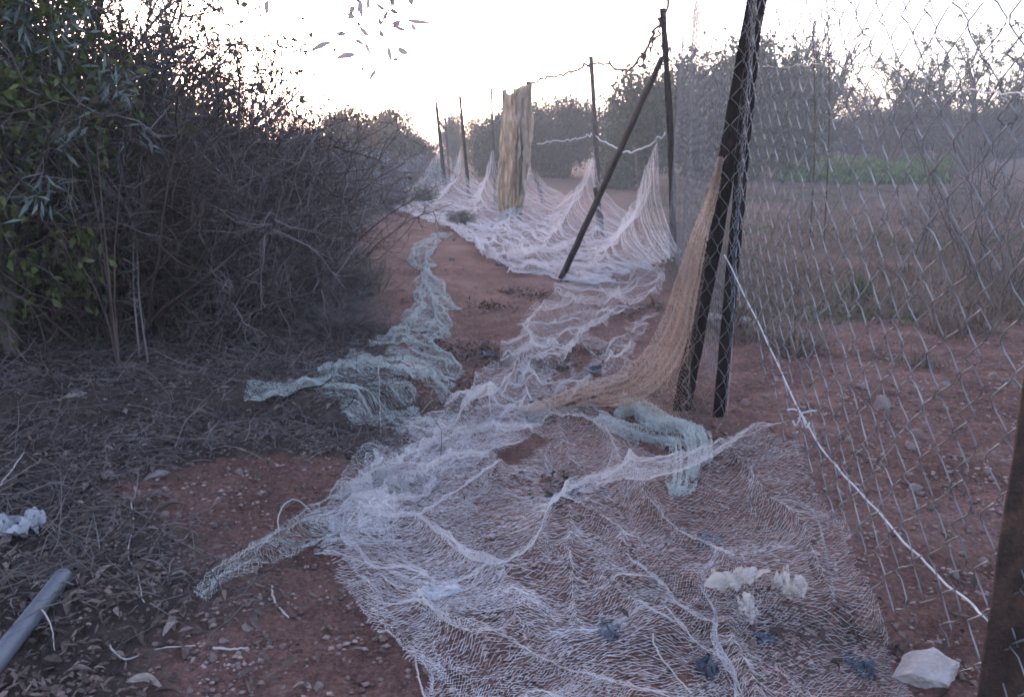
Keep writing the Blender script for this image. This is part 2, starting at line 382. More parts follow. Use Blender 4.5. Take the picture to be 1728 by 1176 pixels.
# ------------------------------------------------------------------ netting
def net_threads(P, r, sides=3, jit=.0, drop=0.0, seed=1, rag=0.0, hole=0.0, rv=None, thin=0.0):
    """diamond mesh of threads over a node grid P (nu,nv,3)"""
    g = np.random.default_rng(seed); nu, nv, _ = P.shape
    P = P+g.normal(size=P.shape)*jit
    I, J = np.meshgrid(np.arange(nu), np.arange(nv), indexing='ij')
    segs = []; wts = []
    Wt = np.ones((nu, nv)) if rv is None else (rv[0]+(rv[1]-rv[0])*J/(nv-1))
    if thin: Wt = Wt*(1-thin*sstep(.12, .7, P[..., 2]-gz(P[..., 0], P[..., 1])))
    ok = ((I+J) % 2 == 0)
    keep = np.ones((nu, nv), bool)
    if rag:                                                # frayed borders
        dist = np.minimum(np.minimum(J, nv-1-J)/nv, np.minimum(I, nu-1-I)/nu)
        keep &= dist > rag*np.clip(.25+.75*fbm(P[..., 0]*4, P[..., 1]*4, 3, seed+50), 0, 1)
    if hole:                                               # torn gaps
        keep &= fbm(P[..., 0]*2.6+seed, P[..., 1]*2.1, 3, seed+60) < hole
    ok &= keep
    a = ok[:-1, :-1]; segs.append((P[:-1, :-1][a], P[1:, 1:][a])); wts.append(Wt[:-1, :-1][a])
    a = ok[:-1, 1:]; segs.append((P[:-1, 1:][a], P[1:, :-1][a])); wts.append(Wt[:-1, 1:][a])
    A = np.concatenate([s[0] for s in segs]); B = np.concatenate([s[1] for s in segs])
    wt = np.concatenate(wts)
    if drop:
        k = g.random(len(A)) > drop; A, B, wt = A[k], B[k], wt[k]
    rr = r*wt*(.75+.5*g.random(len(A)))
    if sides == 2:      # flat ribbons
        T = nrm(B-A); S = nrm(np.cross(T, rand_dir(len(A), g)))*rr[:, None]
        V = np.stack([A-S, A+S, B+S, B-S], 1).reshape(-1, 3); b = np.arange(len(A))[:, None]*4
        return V, [(b+[0, 1, 2, 3]).astype(int)]
    return tubes(np.stack([A, B], 1), rr[:, None]*np.ones((1, 2)), sides)
def polydist(px, py, line):
    """signed nearest distance and foot of points to a polyline (xy)"""
    best = np.full(px.shape, 1e9); fx = px.copy(); fy = py.copy()
    for (a, b) in zip(line[:-1], line[1:]):
        d = b[:2]-a[:2]; L2 = (d**2).sum()+1e-12
        t = np.clip(((px-a[0])*d[0]+(py-a[1])*d[1])/L2, 0, 1); qx = a[0]+t*d[0]; qy = a[1]+t*d[1]
        dd = np.hypot(px-qx, py-qy); k = dd < best
        best = np.where(k, dd, best); fx = np.where(k, qx, fx); fy = np.where(k, qy, fy)
    return best, fx, fy
def sheet(left, right, a, slack=(1.3, 1.35), pw=1.7, warp=.06, wl=(.28, .8), fold=.05, ridges=(), seed=0, lift=.012, calm=0.0, octv=3):
    """node grid of a net lying between two 3D edges; z above the ground eases in from left to right"""
    left = np.asarray(left, float); right = np.asarray(right, float)
    Lm = crom((left+right)/2, 200); ln = np.linalg.norm(np.diff(Lm, axis=0), axis=1).sum()
    wd = np.linalg.norm(right-left, axis=1).mean()
    au, av = a if isinstance(a, tuple) else (a, a); nu = int(ln*slack[0]/au)+2; nv = int(wd*slack[1]/av)+2
    uu = np.linspace(0, 1, nu)
    Lc = crom(left, uu)[:, None]; Rc = crom(right, uu)[:, None]
    v = np.linspace(0, 1, nv)[None, :, None]
    P = Lc*(1-v)+Rc*v
    hl = (Lc[..., 2]-gz(Lc[..., 0], Lc[..., 1])); hr = (Rc[..., 2]-gz(Rc[..., 0], Rc[..., 1]))
    vv = v[..., 0]
    h = np.clip(hl, 0, None)*(1-vv)**pw+np.clip(hr, 0, None)*vv**pw
    s = uu[:, None]*ln; w = vv*wd
    env = np.minimum(1, np.minimum(uu[:, None], 1-uu[:, None])*12+.25)
    q = seed*13.7
    big = 1/(1+3*h)
    env = env/(1+calm*h)
    dx = warp*(fbm(w/wl[0]+q, s/wl[1], octv, seed+1)+.5*fbm(w/wl[0]*2.5, s/wl[1]*2+q, 2, seed+2))*env
    dy = warp*1.1*(fbm(w/wl[0]*.8-q, s/wl[1]*1.2, octv, seed+3)+.5*fbm(w/wl[0]*2.2, s/wl[1]*2.4-q, 2, seed+4))*env
    rd = 1-np.abs(fbm(w/wl[0]*.9+q, s/wl[1]*.9-q, 3, seed+5)); rd = np.clip((rd-.45)/.55, 0, 1)**2
    dz = fold*rd*big*env
    P = P.copy(); P[..., 0] += dx; P[..., 1] += dy
    for (line, rad, ht) in ridges:
        d, fx, fy = polydist(P[..., 0], P[..., 1], line)
        k = np.clip(1-d/rad, 0, 1); pull = .75*k*k*(3-2*k)
        wob = .5+.5*vnoise(P[..., 0]*9, P[..., 1]*9, seed+8)
        P[..., 0] += (fx-P[..., 0])*pull; P[..., 1] += (fy-P[..., 1])*pull
        dz = dz+ht*k**1.5*(.6+.6*wob)
    P[..., 2] = gz(P[..., 0], P[..., 1])+h+dz+lift+.004*fbm(P[..., 0]*30, P[..., 1]*30, 2, seed+6)
    return P
def net_object(name, parts, mat, label, cat='netting'):
    m = MB()
    for V, po in parts: m.add(V, po)
    return tag(link(name, m.mesh(name), mat), label, cat)
g_ = lambda *pp: [G(*p) for p in pp]

# wide spread of white net in the foreground, tied up at the white cord
knot = D(1352, 700, 2.9)
left = g_((760, 690), (640, 760), (565, 850), (545, 925), (625, 985), (700, 1090), (745, 1200), (770, 1330))
right = [G(1000, 690), G(1090, 760), D(1190, 800, 3.15), D(1335, 722, 2.92), D(1400, 850, 2.5), D(1450, 960, 2.2), G(1530, 1160), G(1600, 1330)]
ridges = [
    (g_((640, 885), (700, 893), (735, 930), (790, 972), (850, 985), (905, 955), (925, 900), (960, 862), (1000, 850)), .10, .075),
    (g_((935, 720), (1000, 735), (1035, 770), (1055, 830), (1085, 900), (1140, 950), (1215, 985)), .10, .06),
    (g_((960, 900), (962, 980), (968, 1060)), .05, .03),
    (g_((700, 1040), (760, 1090), (850, 1110), (960, 1150), (1060, 1180)), .10, .035),
    (g_((880, 770), (790, 830), (720, 880)), .06, .04),
    (g_((1190, 830), (1260, 900), (1350, 960), (1400, 1050)), .07, .03),
    (g_((1120, 850), (1180, 855), (1260, 830), (1330, 760)), .05, .02),
]
S = sheet(left, right, (.0062, .0105), (1.1, 1.2), 2.2, .075, (.34, .75), .045, ridges, 3)
la = g_((770, 700), (650, 765), (575, 850), (600, 920), (640, 985), (705, 1090), (750, 1200), (775, 1330))
ra = g_((900, 720), (840, 800), (800, 880), (820, 960), (900, 1010), (960, 1090), (1010, 1200), (1040, 1330))
S2 = sheet(la, ra, (.0066, .0105), (1.1, 1.3), 2.0, .08, (.3, .7), .035, ridges[:1]+ridges[3:5], 5, .02)
fg = net_object('netting', [net_threads(S, .00068, 2, .0012, .03, 5, .045, .88, (1.2, .62)), net_threads(S2, .00062, 2, .0012, .04, 15, .10, .55)], M['net_white'],
                'wide white diamond-mesh net spread over the red soil and tied to the white cord')
# white ribbon of bunched net from the brace down to the foreground
left = g_((1040, 462), (945, 490), (885, 545), (855, 600), (800, 655), (765, 690), (690, 735), (610, 800), (560, 850), (540, 905))
right = [G(1130, 440), G(1120, 500), G(1035, 545), G(975, 590), G(950, 640), G(940, 690), G(890, 740), G(800, 800), G(720, 850), G(640, 905)]
ridges = [
    (g_((1120, 480), (1090, 515), (1040, 520), (985, 520), (920, 535), (885, 570), (900, 600), (870, 640), (840, 680), (780, 720)), .13, .10),
    (g_((950, 490), (1010, 500), (1045, 520)), .08, .07),
    (g_((1000, 560), (965, 600), (955, 650)), .07, .05),
    (g_((800, 655), (740, 720), (660, 745), (600, 790)), .09, .05),
]
S = sheet(left, right, (.008, .0105), (1.2, 1.4), 1.5, .07, (.22, .6), .06, ridges, 11)
Sb = sheet(g_((985, 560), (950, 605), (935, 650), (900, 700)), g_((1115, 525), (1085, 575), (1060, 620), (1010, 668)), (.009, .0115), (1.1, 1.2), 1.5, .05, (.3, .6), .04, [(g_((960, 610), (1000, 640), (960, 690)), .08, .05)], 13)
net_object('netting', [net_threads(S, .00072, 2, .0013, .02, 6, .06), net_threads(Sb, .00055, 2, .0014, .06, 16, .10, .6)], M['net_white'],
           'narrow bunched white net running from the slanting brace down towards the cord')
# long net along the far posts, pulled up into peaks
def pk(px, py, y): return D(px, py, y)
left = [G(648, 333), G(636, 343), G(662, 362), G(705, 378), G(745, 387), G(775, 400), G(800, 415), G(815, 432), G(822, 450), G(850, 462), G(905, 470), G(960, 478), G(1020, 480)]
right = [G(715, 310), pk(741, 254, p7b[1]), G(772, 318, .3), pk(778, 248, p6b[1]), G(812, 330, .35), pk(830, 252, p5b[1]), G(866, 352, .35), pk(892, 264, pst[1]-.1), G(955, 362, .4), pk(1003, 258, p3b[1]-.1), G(1068, 402, .3), pk(1110, 236, p2b[1]-.15), G(1160, 440)]
# finer control: put extra low points beside every peak so that each stays sharp
L2, R2 = [], []
Lf = crom(left, 121); 
Rl = []
for k in range(121):
    u = k/10.0; i = min(int(u), 11); f = u-i
    p = right[i]*(1-f)+right[i+1]*f
    hi_a = right[i][2]-gz(right[i][0], right[i][1]); hi_b = right[i+1][2]-gz(right[i+1][0], right[i+1][1])
    ff = f**.42 if hi_a > hi_b else 1-(1-f)**.42
    hh = hi_a*(1-ff)+hi_b*ff
    p = p.copy(); p[2] = gz(p[0], p[1])+hh; Rl.append(p)
S = sheet(Lf, np.array(Rl), (.017, .017), (1.0, 1.15), 2.0, .085, (.28, 1.6), .07, [
    (g_((640, 345), (700, 372), (760, 395), (800, 425), (825, 450)), .5, .10),
    (g_((830, 452), (880, 445), (950, 440), (1010, 420)), .35, .14),
    (g_((700, 360), (800, 365), (850, 380)), .4, .05)], 23, .012, 3.0, 2)
net_object('netting', [net_threads(S, .00115, 2, .002, .03, 7, .02, 0, None, .62)], M['net_pink'],
           'long pale net draped in tent-like peaks along the far row of poles')
# tan net gathered on the leaning post, sweeping down to the ground
def bundle(path, widths, normal, nfold, depth, a, seed, over=2.2):
    """a strip gathered into lengthwise folds: path (centre) and widths, folds along `normal`"""
    ln = np.linalg.norm(np.diff(crom(path, 120), axis=0), axis=1).sum()
    nu = int(ln*1.05/a); wmax = max(widths); nv = int(wmax*over/a)
    uu = np.linspace(0, 1, nu); C = crom(path, uu); W = crom(np.array(widths)[:, None], uu)[:, 0]
    T = nrm(np.gradient(C, axis=0)); Nn = np.broadcast_to(np.array(normal, float), T.shape); Sd = nrm(np.cross(T, Nn)); Nn = nrm(np.cross(Sd, T))
    v = np.linspace(-.5, .5, nv)[None, :]
    ph = 2*math.pi*nfold*v+1.5*fbm(uu[:, None]*4+seed, v*3, 2, seed)
    off = v+.35/nfold*np.sin(ph*1.0+1)+.05*fbm(uu[:, None]*7, v*9+seed, 2, seed+2)
    dep = depth*np.sin(ph)*(.6+.5*fbm(uu[:, None]*5, v*4, 2, seed+3))
    P = C[:, None]+Sd[:, None]*(off*W[:, None])[..., None]+Nn[:, None]*(dep*(W/wmax)[:, None]**.5)[..., None]
    zz = gz(P[..., 0], P[..., 1])+.012; P[..., 2] = np.maximum(P[..., 2], zz); return P
yb = p1b[1]
path = [D(1216, 266, yb+.02), D(1202, 330, yb-.02), D(1177, 410, yb-.05), D(1160, 480, yb-.08), D(1142, 550, yb-.12), D(1112, 610, yb-.16), D(1060, 655, yb-.16), G(990, 686, .06), G(930, 700, .04), G(875, 703, .03)]
wid = [.025, .05, .085, .11, .14, .17, .17, .13, .09, .05]
B1 = bundle(path, wid, (0.1, -1, .2), 4, .055, .0068, 4, 3.4)
left = [D(1165, 470, yb-.05), D(1120, 600, yb-.14), D(1075, 660, yb-.2), G(1040, 705)]
right = [D(1190, 430, yb-.02), D(1172, 560, yb-.05), D(1160, 670, yb-.10), G(1160, 735)]
def plain(left, right, a, seed, amp=.02):
    ln = np.linalg.norm(np.diff(crom(left, 50), axis=0), axis=1).sum(); wd = np.linalg.norm(np.array(left)-np.array(right), axis=1).max()
    nu = int(ln*1.15/a)+2; nv = int(wd*1.2/a)+2; uu = np.linspace(0, 1, nu); v = np.linspace(0, 1, nv)[None, :, None]
    P = crom(left, uu)[:, None]*(1-v)+crom(right, uu)[:, None]*v
    w = v[..., 0]*wd; s = uu[:, None]*ln
    for c in range(3): P[..., c] += amp*fbm(w/.12+seed, s/.3, 3, seed+c)
    P[..., 2] = np.maximum(P[..., 2], gz(P[..., 0], P[..., 1])+.012); return P
B2 = plain(left, right, .012, 9)
net_object('netting', [net_threads(B1, .0012, 2, .002, .02, 8), net_threads(B2, .0006, 2, .001, .02, 9)], M['net_tan'],
           'tan net gathered into folds on the thick leaning post, sweeping down to the ground')
# pale green net along the left side of the path
left = g_((735, 388), (692, 425), (700, 470), (695, 520), (640, 575), (570, 615), (500, 650), (390, 688))
right = g_((765, 395), (728, 440), (748, 480), (770, 535), (745, 590), (778, 645), (775, 705), (680, 735))
S = sheet(left, right, (.0085, .0095), (1.15, 1.4), 1.5, .06, (.24, .6), .045, [
    (g_((570, 640), (640, 630), (720, 645), (750, 670)), .14, .06), (g_((420, 690), (500, 672), (560, 655)), .1, .05), (g_((720, 420), (715, 480), (735, 540)), .12, .05)], 31)
n1 = net_threads(S, .00085, 2, .002, .04, 10, .07, .95)
net_object('netting', [n1], M['net_green'], 'pale green net trailing along the left of the path and over the earth ledge')
left = g_((660, 745), (590, 790), (540, 860), (500, 905), (420, 935), (330, 1010))
right = g_((760, 735), (700, 790), (640, 850), (575, 905), (500, 950), (350, 1030))
S = sheet(left, right, (.0075, .009), (1.1, 1.3), 1.5, .04, (.2, .5), .03, [(g_((650, 745), (600, 790), (545, 870), (480, 925), (370, 990)), .10, .03)], 37, .02)
net_object('netting', [net_threads(S, .0006, 2, .0018, .08, 12, .14, .5)], M['net_green'], 'thin pale green net tail pointing towards the grey pipe')
# rolled-up lump of net under the posts
parts = []
for k, (pp, w) in enumerate([
        ([(1040, 708), (1080, 700), (1130, 715), (1180, 745), (1195, 790)], .10),
        ([(1010, 720), (1060, 735), (1110, 745), (1150, 770), (1150, 820), (1135, 838)], .11),
        ([(1050, 690), (1100, 720), (1150, 735), (1175, 770), (1165, 815)], .09)]):
    path = [G(x, y, .03+.02*(k == 2)+.025*math.sin(i_*2.3+k)) for i_, (x, y) in enumerate(pp)]
    parts.append(net_threads(bundle(path, [w*.45]+[w]*(len(path)-2)+[w*.25], (.2, -.3, 1), 4, .04, .0075, 40+k, 3.6), .0009, 2, .004, .05, 13+k))
net_object('netting', parts, M['net_green'], 'rolled-up lump of grey green net lying at the foot of the iron posts')

# heavy beige net hung over two poles
def hanging(top, bot, mid, n, folds, dep, seed):
    nu, nv = 60, n; uu = np.linspace(0, 1, nu)
    top = crom(top, nv); mid = crom(mid, nv); bot = crom(bot, nv)
    u = uu[:, None, None]
    P = np.where(u < .55, top*(1-u/.55)+mid*(u/.55), mid*(1-(u-.55)/.45)+bot*((u-.55)/.45))
    v = np.linspace(0, 1, nv)[None, :]; s = uu[:, None]
    f = np.sin(2*math.pi*folds*v+1.3*fbm(s*3+seed, v*3, 2, seed))
    P[..., 1] += dep*f*(.35+.65*s)+.08*fbm(s*6, v*8+seed, 3, seed+1)
    P[..., 0] += .05*fbm(s*5+seed, v*7, 3, seed+2)
    idx = np.arange(nu*nv).reshape(nu, nv)
    Q = np.stack([idx[:-1, :-1], idx[:-1, 1:], idx[1:, 1:], idx[1:, :-1]], -1).reshape(-1, 4)
    return P.reshape(-1, 3), [Q]
y4 = p4b[1]-.12
m = MB()
m.add(*hanging([D(848, 152, y4), D(862, 160, y4), D(876, 148, y4), D(896, 141, y4)], [D(838, 372, y4-.4), D(850, 374, y4-.3), D(862, 372, y4-.3), D(872, 372, y4-.3)],
               [D(842, 290, y4-.2), D(860, 292, y4-.2), D(880, 290, y4-.2), D(893, 285, y4-.1)], 90, 6, .12, 51))
m.add(*hanging([D(866, 150, y4-.2), D(878, 148, y4-.2), D(890, 145, y4-.1), D(897, 144, y4)], [D(870, 330, y4-.35), D(876, 335, y4-.3), D(884, 325, y4-.3), D(888, 320, y4-.2)],
               [D(868, 250, y4-.35), D(878, 250, y4-.3), D(890, 248, y4-.2), D(897, 245, y4-.1)], 60, 3, .09, 57))
tag(link('hanging_net', m.mesh('hanging_net', True), M['cloth_tan']), 'heavy beige net hung over two poles and falling in vertical folds', 'netting')
bpy.context.view_layer.update()

# ------------------------------------------------------------------ chain-link fence, wires and cord
def chain_link(plan, ztop, zbot, pitch, cell, r, sides, seed, sag=.02, step=8):
    """plan: list of xy points; zigzag wires hooked into each other"""
    g = np.random.default_rng(seed); plan = np.asarray(plan, float)
    C = crom(plan, 200); ln = np.concatenate([[0], np.cumsum(np.linalg.norm(np.diff(C, axis=0), axis=1))])
    nw = int(ln[-1]/pitch); out = []
    nper = int(ztop/cell)+2; K = nper*step+1
    ph = np.arange(K)/step                                  # periods
    tri = np.abs(((ph+.0) % 1)*2-1)*2-1                      # -1..1 triangle
    tri = np.sign(tri)*np.abs(tri)**.85
    for k in range(nw):
        sgn = 1 if k % 2 == 0 else -1
        s = (k+.5)*pitch+sgn*tri*pitch*.56
        z = ph*cell
        s = s+.035*fbm(z*1.1+seed, np.full(K, k*pitch*1.3), 2, seed)+.01*g.normal()
        z = z+.03*fbm(np.full(K, k*pitch*1.7), z*.8, 2, seed+3)
        dep = .006*np.where(np.roll(tri, 2)-np.roll(tri, -2) > 0, 1, -1)*sgn+sag*fbm(z*.9, s*.9, 2, seed+5)
        x = np.interp(s, ln, C[:, 0]); y = np.interp(s, ln, C[:, 1])
        tx = np.interp(s+.01, ln, C[:, 0])-np.interp(s-.01, ln, C[:, 0]); ty = np.interp(s+.01, ln, C[:, 1])-np.interp(s-.01, ln, C[:, 1])
        q = np.hypot(tx, ty)+1e-9
        P = np.stack([x-ty/q*dep, y+tx/q*dep, gz(x, y)+z], -1)
        zb = zbot(np.clip((k+.5)*pitch/ln[-1], 0, 1)); keep = (z >= zb-1e-6) & (z <= ztop)
        P = P[keep]
        if len(P) > 3: out.append(P)
    m = MB()
    for P in out: m.add(*tubes(P[None], np.full((1, len(P)), r), sides))
    return m
planA = [(1.02, 1.05), (1.03, 1.46), (1.05, 2.4), (1.07, 3.3), (1.08, p1c[1]-.06)]
cordpts = [D(1221, 430, p1c[1]-.08), D(1262, 510, 3.6), D(1300, 590, 3.28), D(1352, 697, 2.92), D(1395, 765, 2.72), D(1440, 818, 2.5), D(1520, 905, 2.2), D(1590, 978, 1.97), D(1640, 1020, 1.78), D(1672, 1052, 1.62)]
fa = thing('chain_link_fence', 'grey chain-link mesh on the right between the rusty post and the leaning post', 'fence', (0, 0, 0))
fa.location = p0b
mA = chain_link(planA, 2.55, lambda u: float(np.interp(1.05+u*(p1c[1]-1.11), [q[1] for q in cordpts[::-1]], [q[2] for q in cordpts[::-1]]))-.05-.05*math.sin(u*41), .066, .132, .0021, 4, 61)
wm_ = tag(link('wire_mesh', mA.mesh('wire_mesh'), M['wire'], fa), kind='stuff'); wm_.location = -p0b
fb = thing('chain_link_fence', 'fine wire mesh running from the leaning post back to the tall thin post', 'fence', (0, 0, 0))
planB = [(p1b[0]-.06, p1b[1]-.14), (p1c[0]+.02, p1c[1]-.07), (1.30, 5.6), (1.66, 7.8), (p2b[0]-.05, p2b[1]+.02)]
fb.location = p1c
mB = chain_link(planB, 2.6, lambda u: .02, .045, .125, .0014, 3, 67, .03)
wm_ = tag(link('wire_mesh', mB.mesh('wire_mesh'), M['wire'], fb), kind='stuff'); wm_.location = -p1c
def cord(name, pts, r, mat, label, cat='wire', n=60, sides=5, wob=.004, group=None):
    P = crom(pts, n); P = P+np.stack([fbm(np.arange(n)*.35, np.full(n, c*7.), 2, 71+c) for c in range(3)], -1)*wob
    V, po = tubes(P[None], np.full((1, n), r), sides, True); m = MB(); m.add(V, po)
    return tag(link(name, m.mesh(name, True), mat), label, cat, group)
cord('cord', cordpts, .0034, M['cord'], 'white cord slanting down across the chain-link fence to the rusty post', 'cord')
kk = MB()
for j, (dx, dz) in enumerate([(-.055, .012), (.06, .008), (-.03, -.03), (.035, -.035)]):
    P = crom([cordpts[3], cordpts[3]+np.array([dx*.6, -.01, dz*1.6]), cordpts[3]+np.array([dx, 0, dz])], 8); kk.add(*tubes(P[None], np.full((1, 8), .004), 5, True))
tag(link('cord_knot', kk.mesh('cord_knot', True), M['cord']), 'small knot with loose ends on the white cord above the net peak', 'knot')
cord('wire', [p4t+[0, -.02, -.03], D(930, 131, 15), D(965, 120, 14.4), p3t-[0, 0, .1]], .02, M['twig_brown'], 'twig-like line from the beige wrapped post to the slim brown post', wob=.03)
cord('vine', [p3t-[0, 0, .1], D(1022, 106, 12.8), D(1042, 122, 12), D(1072, 110, 11), D(1095, 70, 10.4), D(1112, 38, p2b[1]), D(1128, 5, p2b[1]), D(1133, -25, p2b[1])], .017, M['twig_brown'], 'withered vine climbing from the slim brown post to the top of the tall thin post', 'vine', wob=.05)
cord('vine', [D(1075, 112, 11), D(1090, 95, 10.5), D(1104, 62, 10.1), D(1118, 30, p2b[1])], .013, M['twig_brown'], 'second strand of withered vine beside the tall thin post', 'vine', wob=.06)
cord('wire', [D(905, 243, 15), D(960, 236, 14.4), D(998, 228, p3b[1]-.05)], .011, M['cord'], 'pale slack wire left of the slim brown post', wob=.02)
cord('wire', [D(1004, 230, p3b[1]-.05), D(1030, 246, 12.6), D(1062, 256, 11.4), D(1095, 244, 10.4), D(1122, 226, p2b[1]-.05)], .010, M['cord'], 'pale sagging wire between the slim brown post and the tall thin post', wob=.02)
cord('wire', [D(1285, 112, 4.2), D(1350, 113, 3.55), D(1400, 110, 3.2), D(1440, 108, 2.8), D(1480, 112, 2.5), D(1530, 121, 2.2)], .0022, M['wire'], 'thin horizontal wire across the upper chain-link mesh', wob=.01)
cord('wire', [D(1600, 152, 2.05), D(1650, 154, 1.85), D(1728, 158, 1.63), D(1800, 162, 1.5)], .002, M['cord'], 'short bright wire across the chain-link in front of the bare tree', wob=.004)

# ------------------------------------------------------------------ dry shrubs of the thicket
def shrub_mesh(name, h, rad, nst, nbr, ntw, seed, thick=.010, leafn=0, spread_=.55, thorn=0):
    g = np.random.default_rng(seed)
    an = g.random(nst)*2*math.pi; rr = rad*.30*np.sqrt(g.random(nst))
    P0 = np.stack([rr*np.cos(an), rr*np.sin(an), np.full(nst, -.05)], -1)
    a2 = an+g.normal(size=nst)*.6; tl = spread_*(.15+g.random(nst))
    D0 = np.stack([np.cos(a2)*tl, np.sin(a2)*tl, np.ones(nst)], -1)
    L0 = h*(.65+.45*g.random(nst))
    S0 = grow(P0, D0, L0, 10, .16, .01, g)
    m = MB(); m.add(*tubes(S0, np.linspace(thick, thick*.3, 10)[None]*np.ones((nst, 1)), 4))
    p, t = pick(S0, nbr, .12, 1, g)
    S1 = grow(p, t*.5+rand_dir(nbr, g)*1.0+[0, 0, .15], h*(.14+.26*g.random(nbr)), 7, .24, .0, g)
    m.add(*tubes(S1, np.linspace(thick*.42, thick*.16, 7)[None]*np.ones((nbr, 1)), 3))
    p, t = pick(S1, ntw, .1, 1, g)
    S2 = grow(p, t*.5+rand_dir(ntw, g), h*(.04+.09*g.random(ntw)), 4, .28, 0, g)
    m.add(*tubes(S2, np.linspace(thick*.20, thick*.09, 4)[None]*np.ones((ntw, 1)), 3))
    tw = m.mesh(name, False)
    lf = None
    if leafn:
        p, t = pick(S2, leafn, .3, 1, g); k = p[:, 2] > h*.35
        p, t = p[k], t[k]
        V, po = leaves(p, rand_dir(len(p), g)+t, rand_dir(len(p), g), .018+.02*g.random(len(p)), .009+.008*g.random(len(p)))
        ml = MB(); ml.add(V, po); lf = ml.mesh(name+'_leaves')
    return tw, lf
SH = [shrub_mesh('twigs', 1.0, .5, 46, 620, 6200, 101, .0075, 2600), shrub_mesh('twigs', 1.0, .55, 40, 560, 5600, 102, .008, 1500, .8), shrub_mesh('twigs', 1.0, .5, 52, 640, 5600, 103, .006, 0, .7)]
def shrub(kind, x, y, h, w, mat, label, rot, lmat='tiny_leaf', group=None, tilt=0):
    t = thing('dry_shrub', label, 'shrub', (x, y, float(gz(x, y))), group)
    t.rotation_euler = (0, tilt, rot); t.scale = (w, w, h)
    tw, lf = SH[kind]
    o = link('twigs', tw, None, t)
    if len(tw.materials) == 0: tw.materials.append(M['twig'])
    o.material_slots[0].link = 'OBJECT'; o.material_slots[0].material = M[mat]
    if lf is not None:
        o2 = link('foliage', lf, M['tiny_leaf'], t)
    return t
GS = 'dry shrubs of the thicket beside the path'
shrubs = [
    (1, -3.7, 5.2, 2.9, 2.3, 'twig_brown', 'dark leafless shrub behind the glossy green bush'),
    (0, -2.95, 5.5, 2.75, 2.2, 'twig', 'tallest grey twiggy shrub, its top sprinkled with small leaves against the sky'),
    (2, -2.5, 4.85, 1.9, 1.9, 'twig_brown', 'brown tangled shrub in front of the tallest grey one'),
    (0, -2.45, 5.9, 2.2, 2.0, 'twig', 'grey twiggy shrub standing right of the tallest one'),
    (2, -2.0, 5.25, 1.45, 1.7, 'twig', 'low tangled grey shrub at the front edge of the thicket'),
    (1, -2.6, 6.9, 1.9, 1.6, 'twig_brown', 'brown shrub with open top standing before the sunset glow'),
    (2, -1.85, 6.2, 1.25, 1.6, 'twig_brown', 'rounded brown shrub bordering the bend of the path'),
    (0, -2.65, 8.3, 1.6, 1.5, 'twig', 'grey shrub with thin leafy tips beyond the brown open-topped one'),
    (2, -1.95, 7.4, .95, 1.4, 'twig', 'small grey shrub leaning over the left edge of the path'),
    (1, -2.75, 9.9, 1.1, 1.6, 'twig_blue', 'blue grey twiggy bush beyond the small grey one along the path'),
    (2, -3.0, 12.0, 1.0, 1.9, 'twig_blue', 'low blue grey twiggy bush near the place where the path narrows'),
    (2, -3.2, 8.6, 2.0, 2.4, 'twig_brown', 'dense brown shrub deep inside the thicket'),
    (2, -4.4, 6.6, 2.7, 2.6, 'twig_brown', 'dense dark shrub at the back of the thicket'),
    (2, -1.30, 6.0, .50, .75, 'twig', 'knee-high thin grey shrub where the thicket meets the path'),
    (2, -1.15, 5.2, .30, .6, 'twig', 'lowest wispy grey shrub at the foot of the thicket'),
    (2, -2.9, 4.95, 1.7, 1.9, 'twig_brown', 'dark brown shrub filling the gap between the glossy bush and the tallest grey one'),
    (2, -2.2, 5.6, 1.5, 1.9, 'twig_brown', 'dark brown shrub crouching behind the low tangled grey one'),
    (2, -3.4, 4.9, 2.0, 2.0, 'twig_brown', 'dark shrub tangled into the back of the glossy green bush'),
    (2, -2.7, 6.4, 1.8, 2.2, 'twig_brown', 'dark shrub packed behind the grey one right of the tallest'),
    (1, -4.2, 12.5, 1.7, 2.6, 'twig', 'broad grey shrub behind the thicket towards the sunset'),
]
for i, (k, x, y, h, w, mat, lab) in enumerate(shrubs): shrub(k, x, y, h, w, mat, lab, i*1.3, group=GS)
# pale thorny dead stem standing before the thicket
g = np.random.default_rng(140); b = G(250, 610)
st = np.stack([crom([b-[0, 0, .05], b+[-.01, 0, .35], b+[.0, .02, .7], b+[-.03, .02, 1.0]], 12), crom([b+[-.07, .05, -.05], b+[-.06, .05, .4], b+[-.02, .03, .8], b+[-.12, .0, 1.05]], 12)])
m = MB(); m.add(*tubes(st, np.linspace(.0065, .003, 12)[None]*np.ones((2, 1)), 5))
p, t = pick(st, 46, .15, 1, g); s1 = grow(p, rand_dir(46, g)*[1, 1, .5]+[0, 0, .35], .06+.2*g.random(46), 5, .15, .02, g)
m.add(*tubes(s1, np.linspace(.0038, .0018, 5)[None]*np.ones((46, 1)), 3))
p, t = pick(s1, 160, .1, 1, g); s2 = grow(p, rand_dir(160, g), .02+.04*g.random(160), 3, .1, 0, g); m.add(*tubes(s2, np.full((160, 3), .0014), 3))
tag(link('thorn_stem', m.mesh('thorn_stem'), M['twig']), 'pale dead thorny stem standing upright before the dark thicket', 'dead plant')

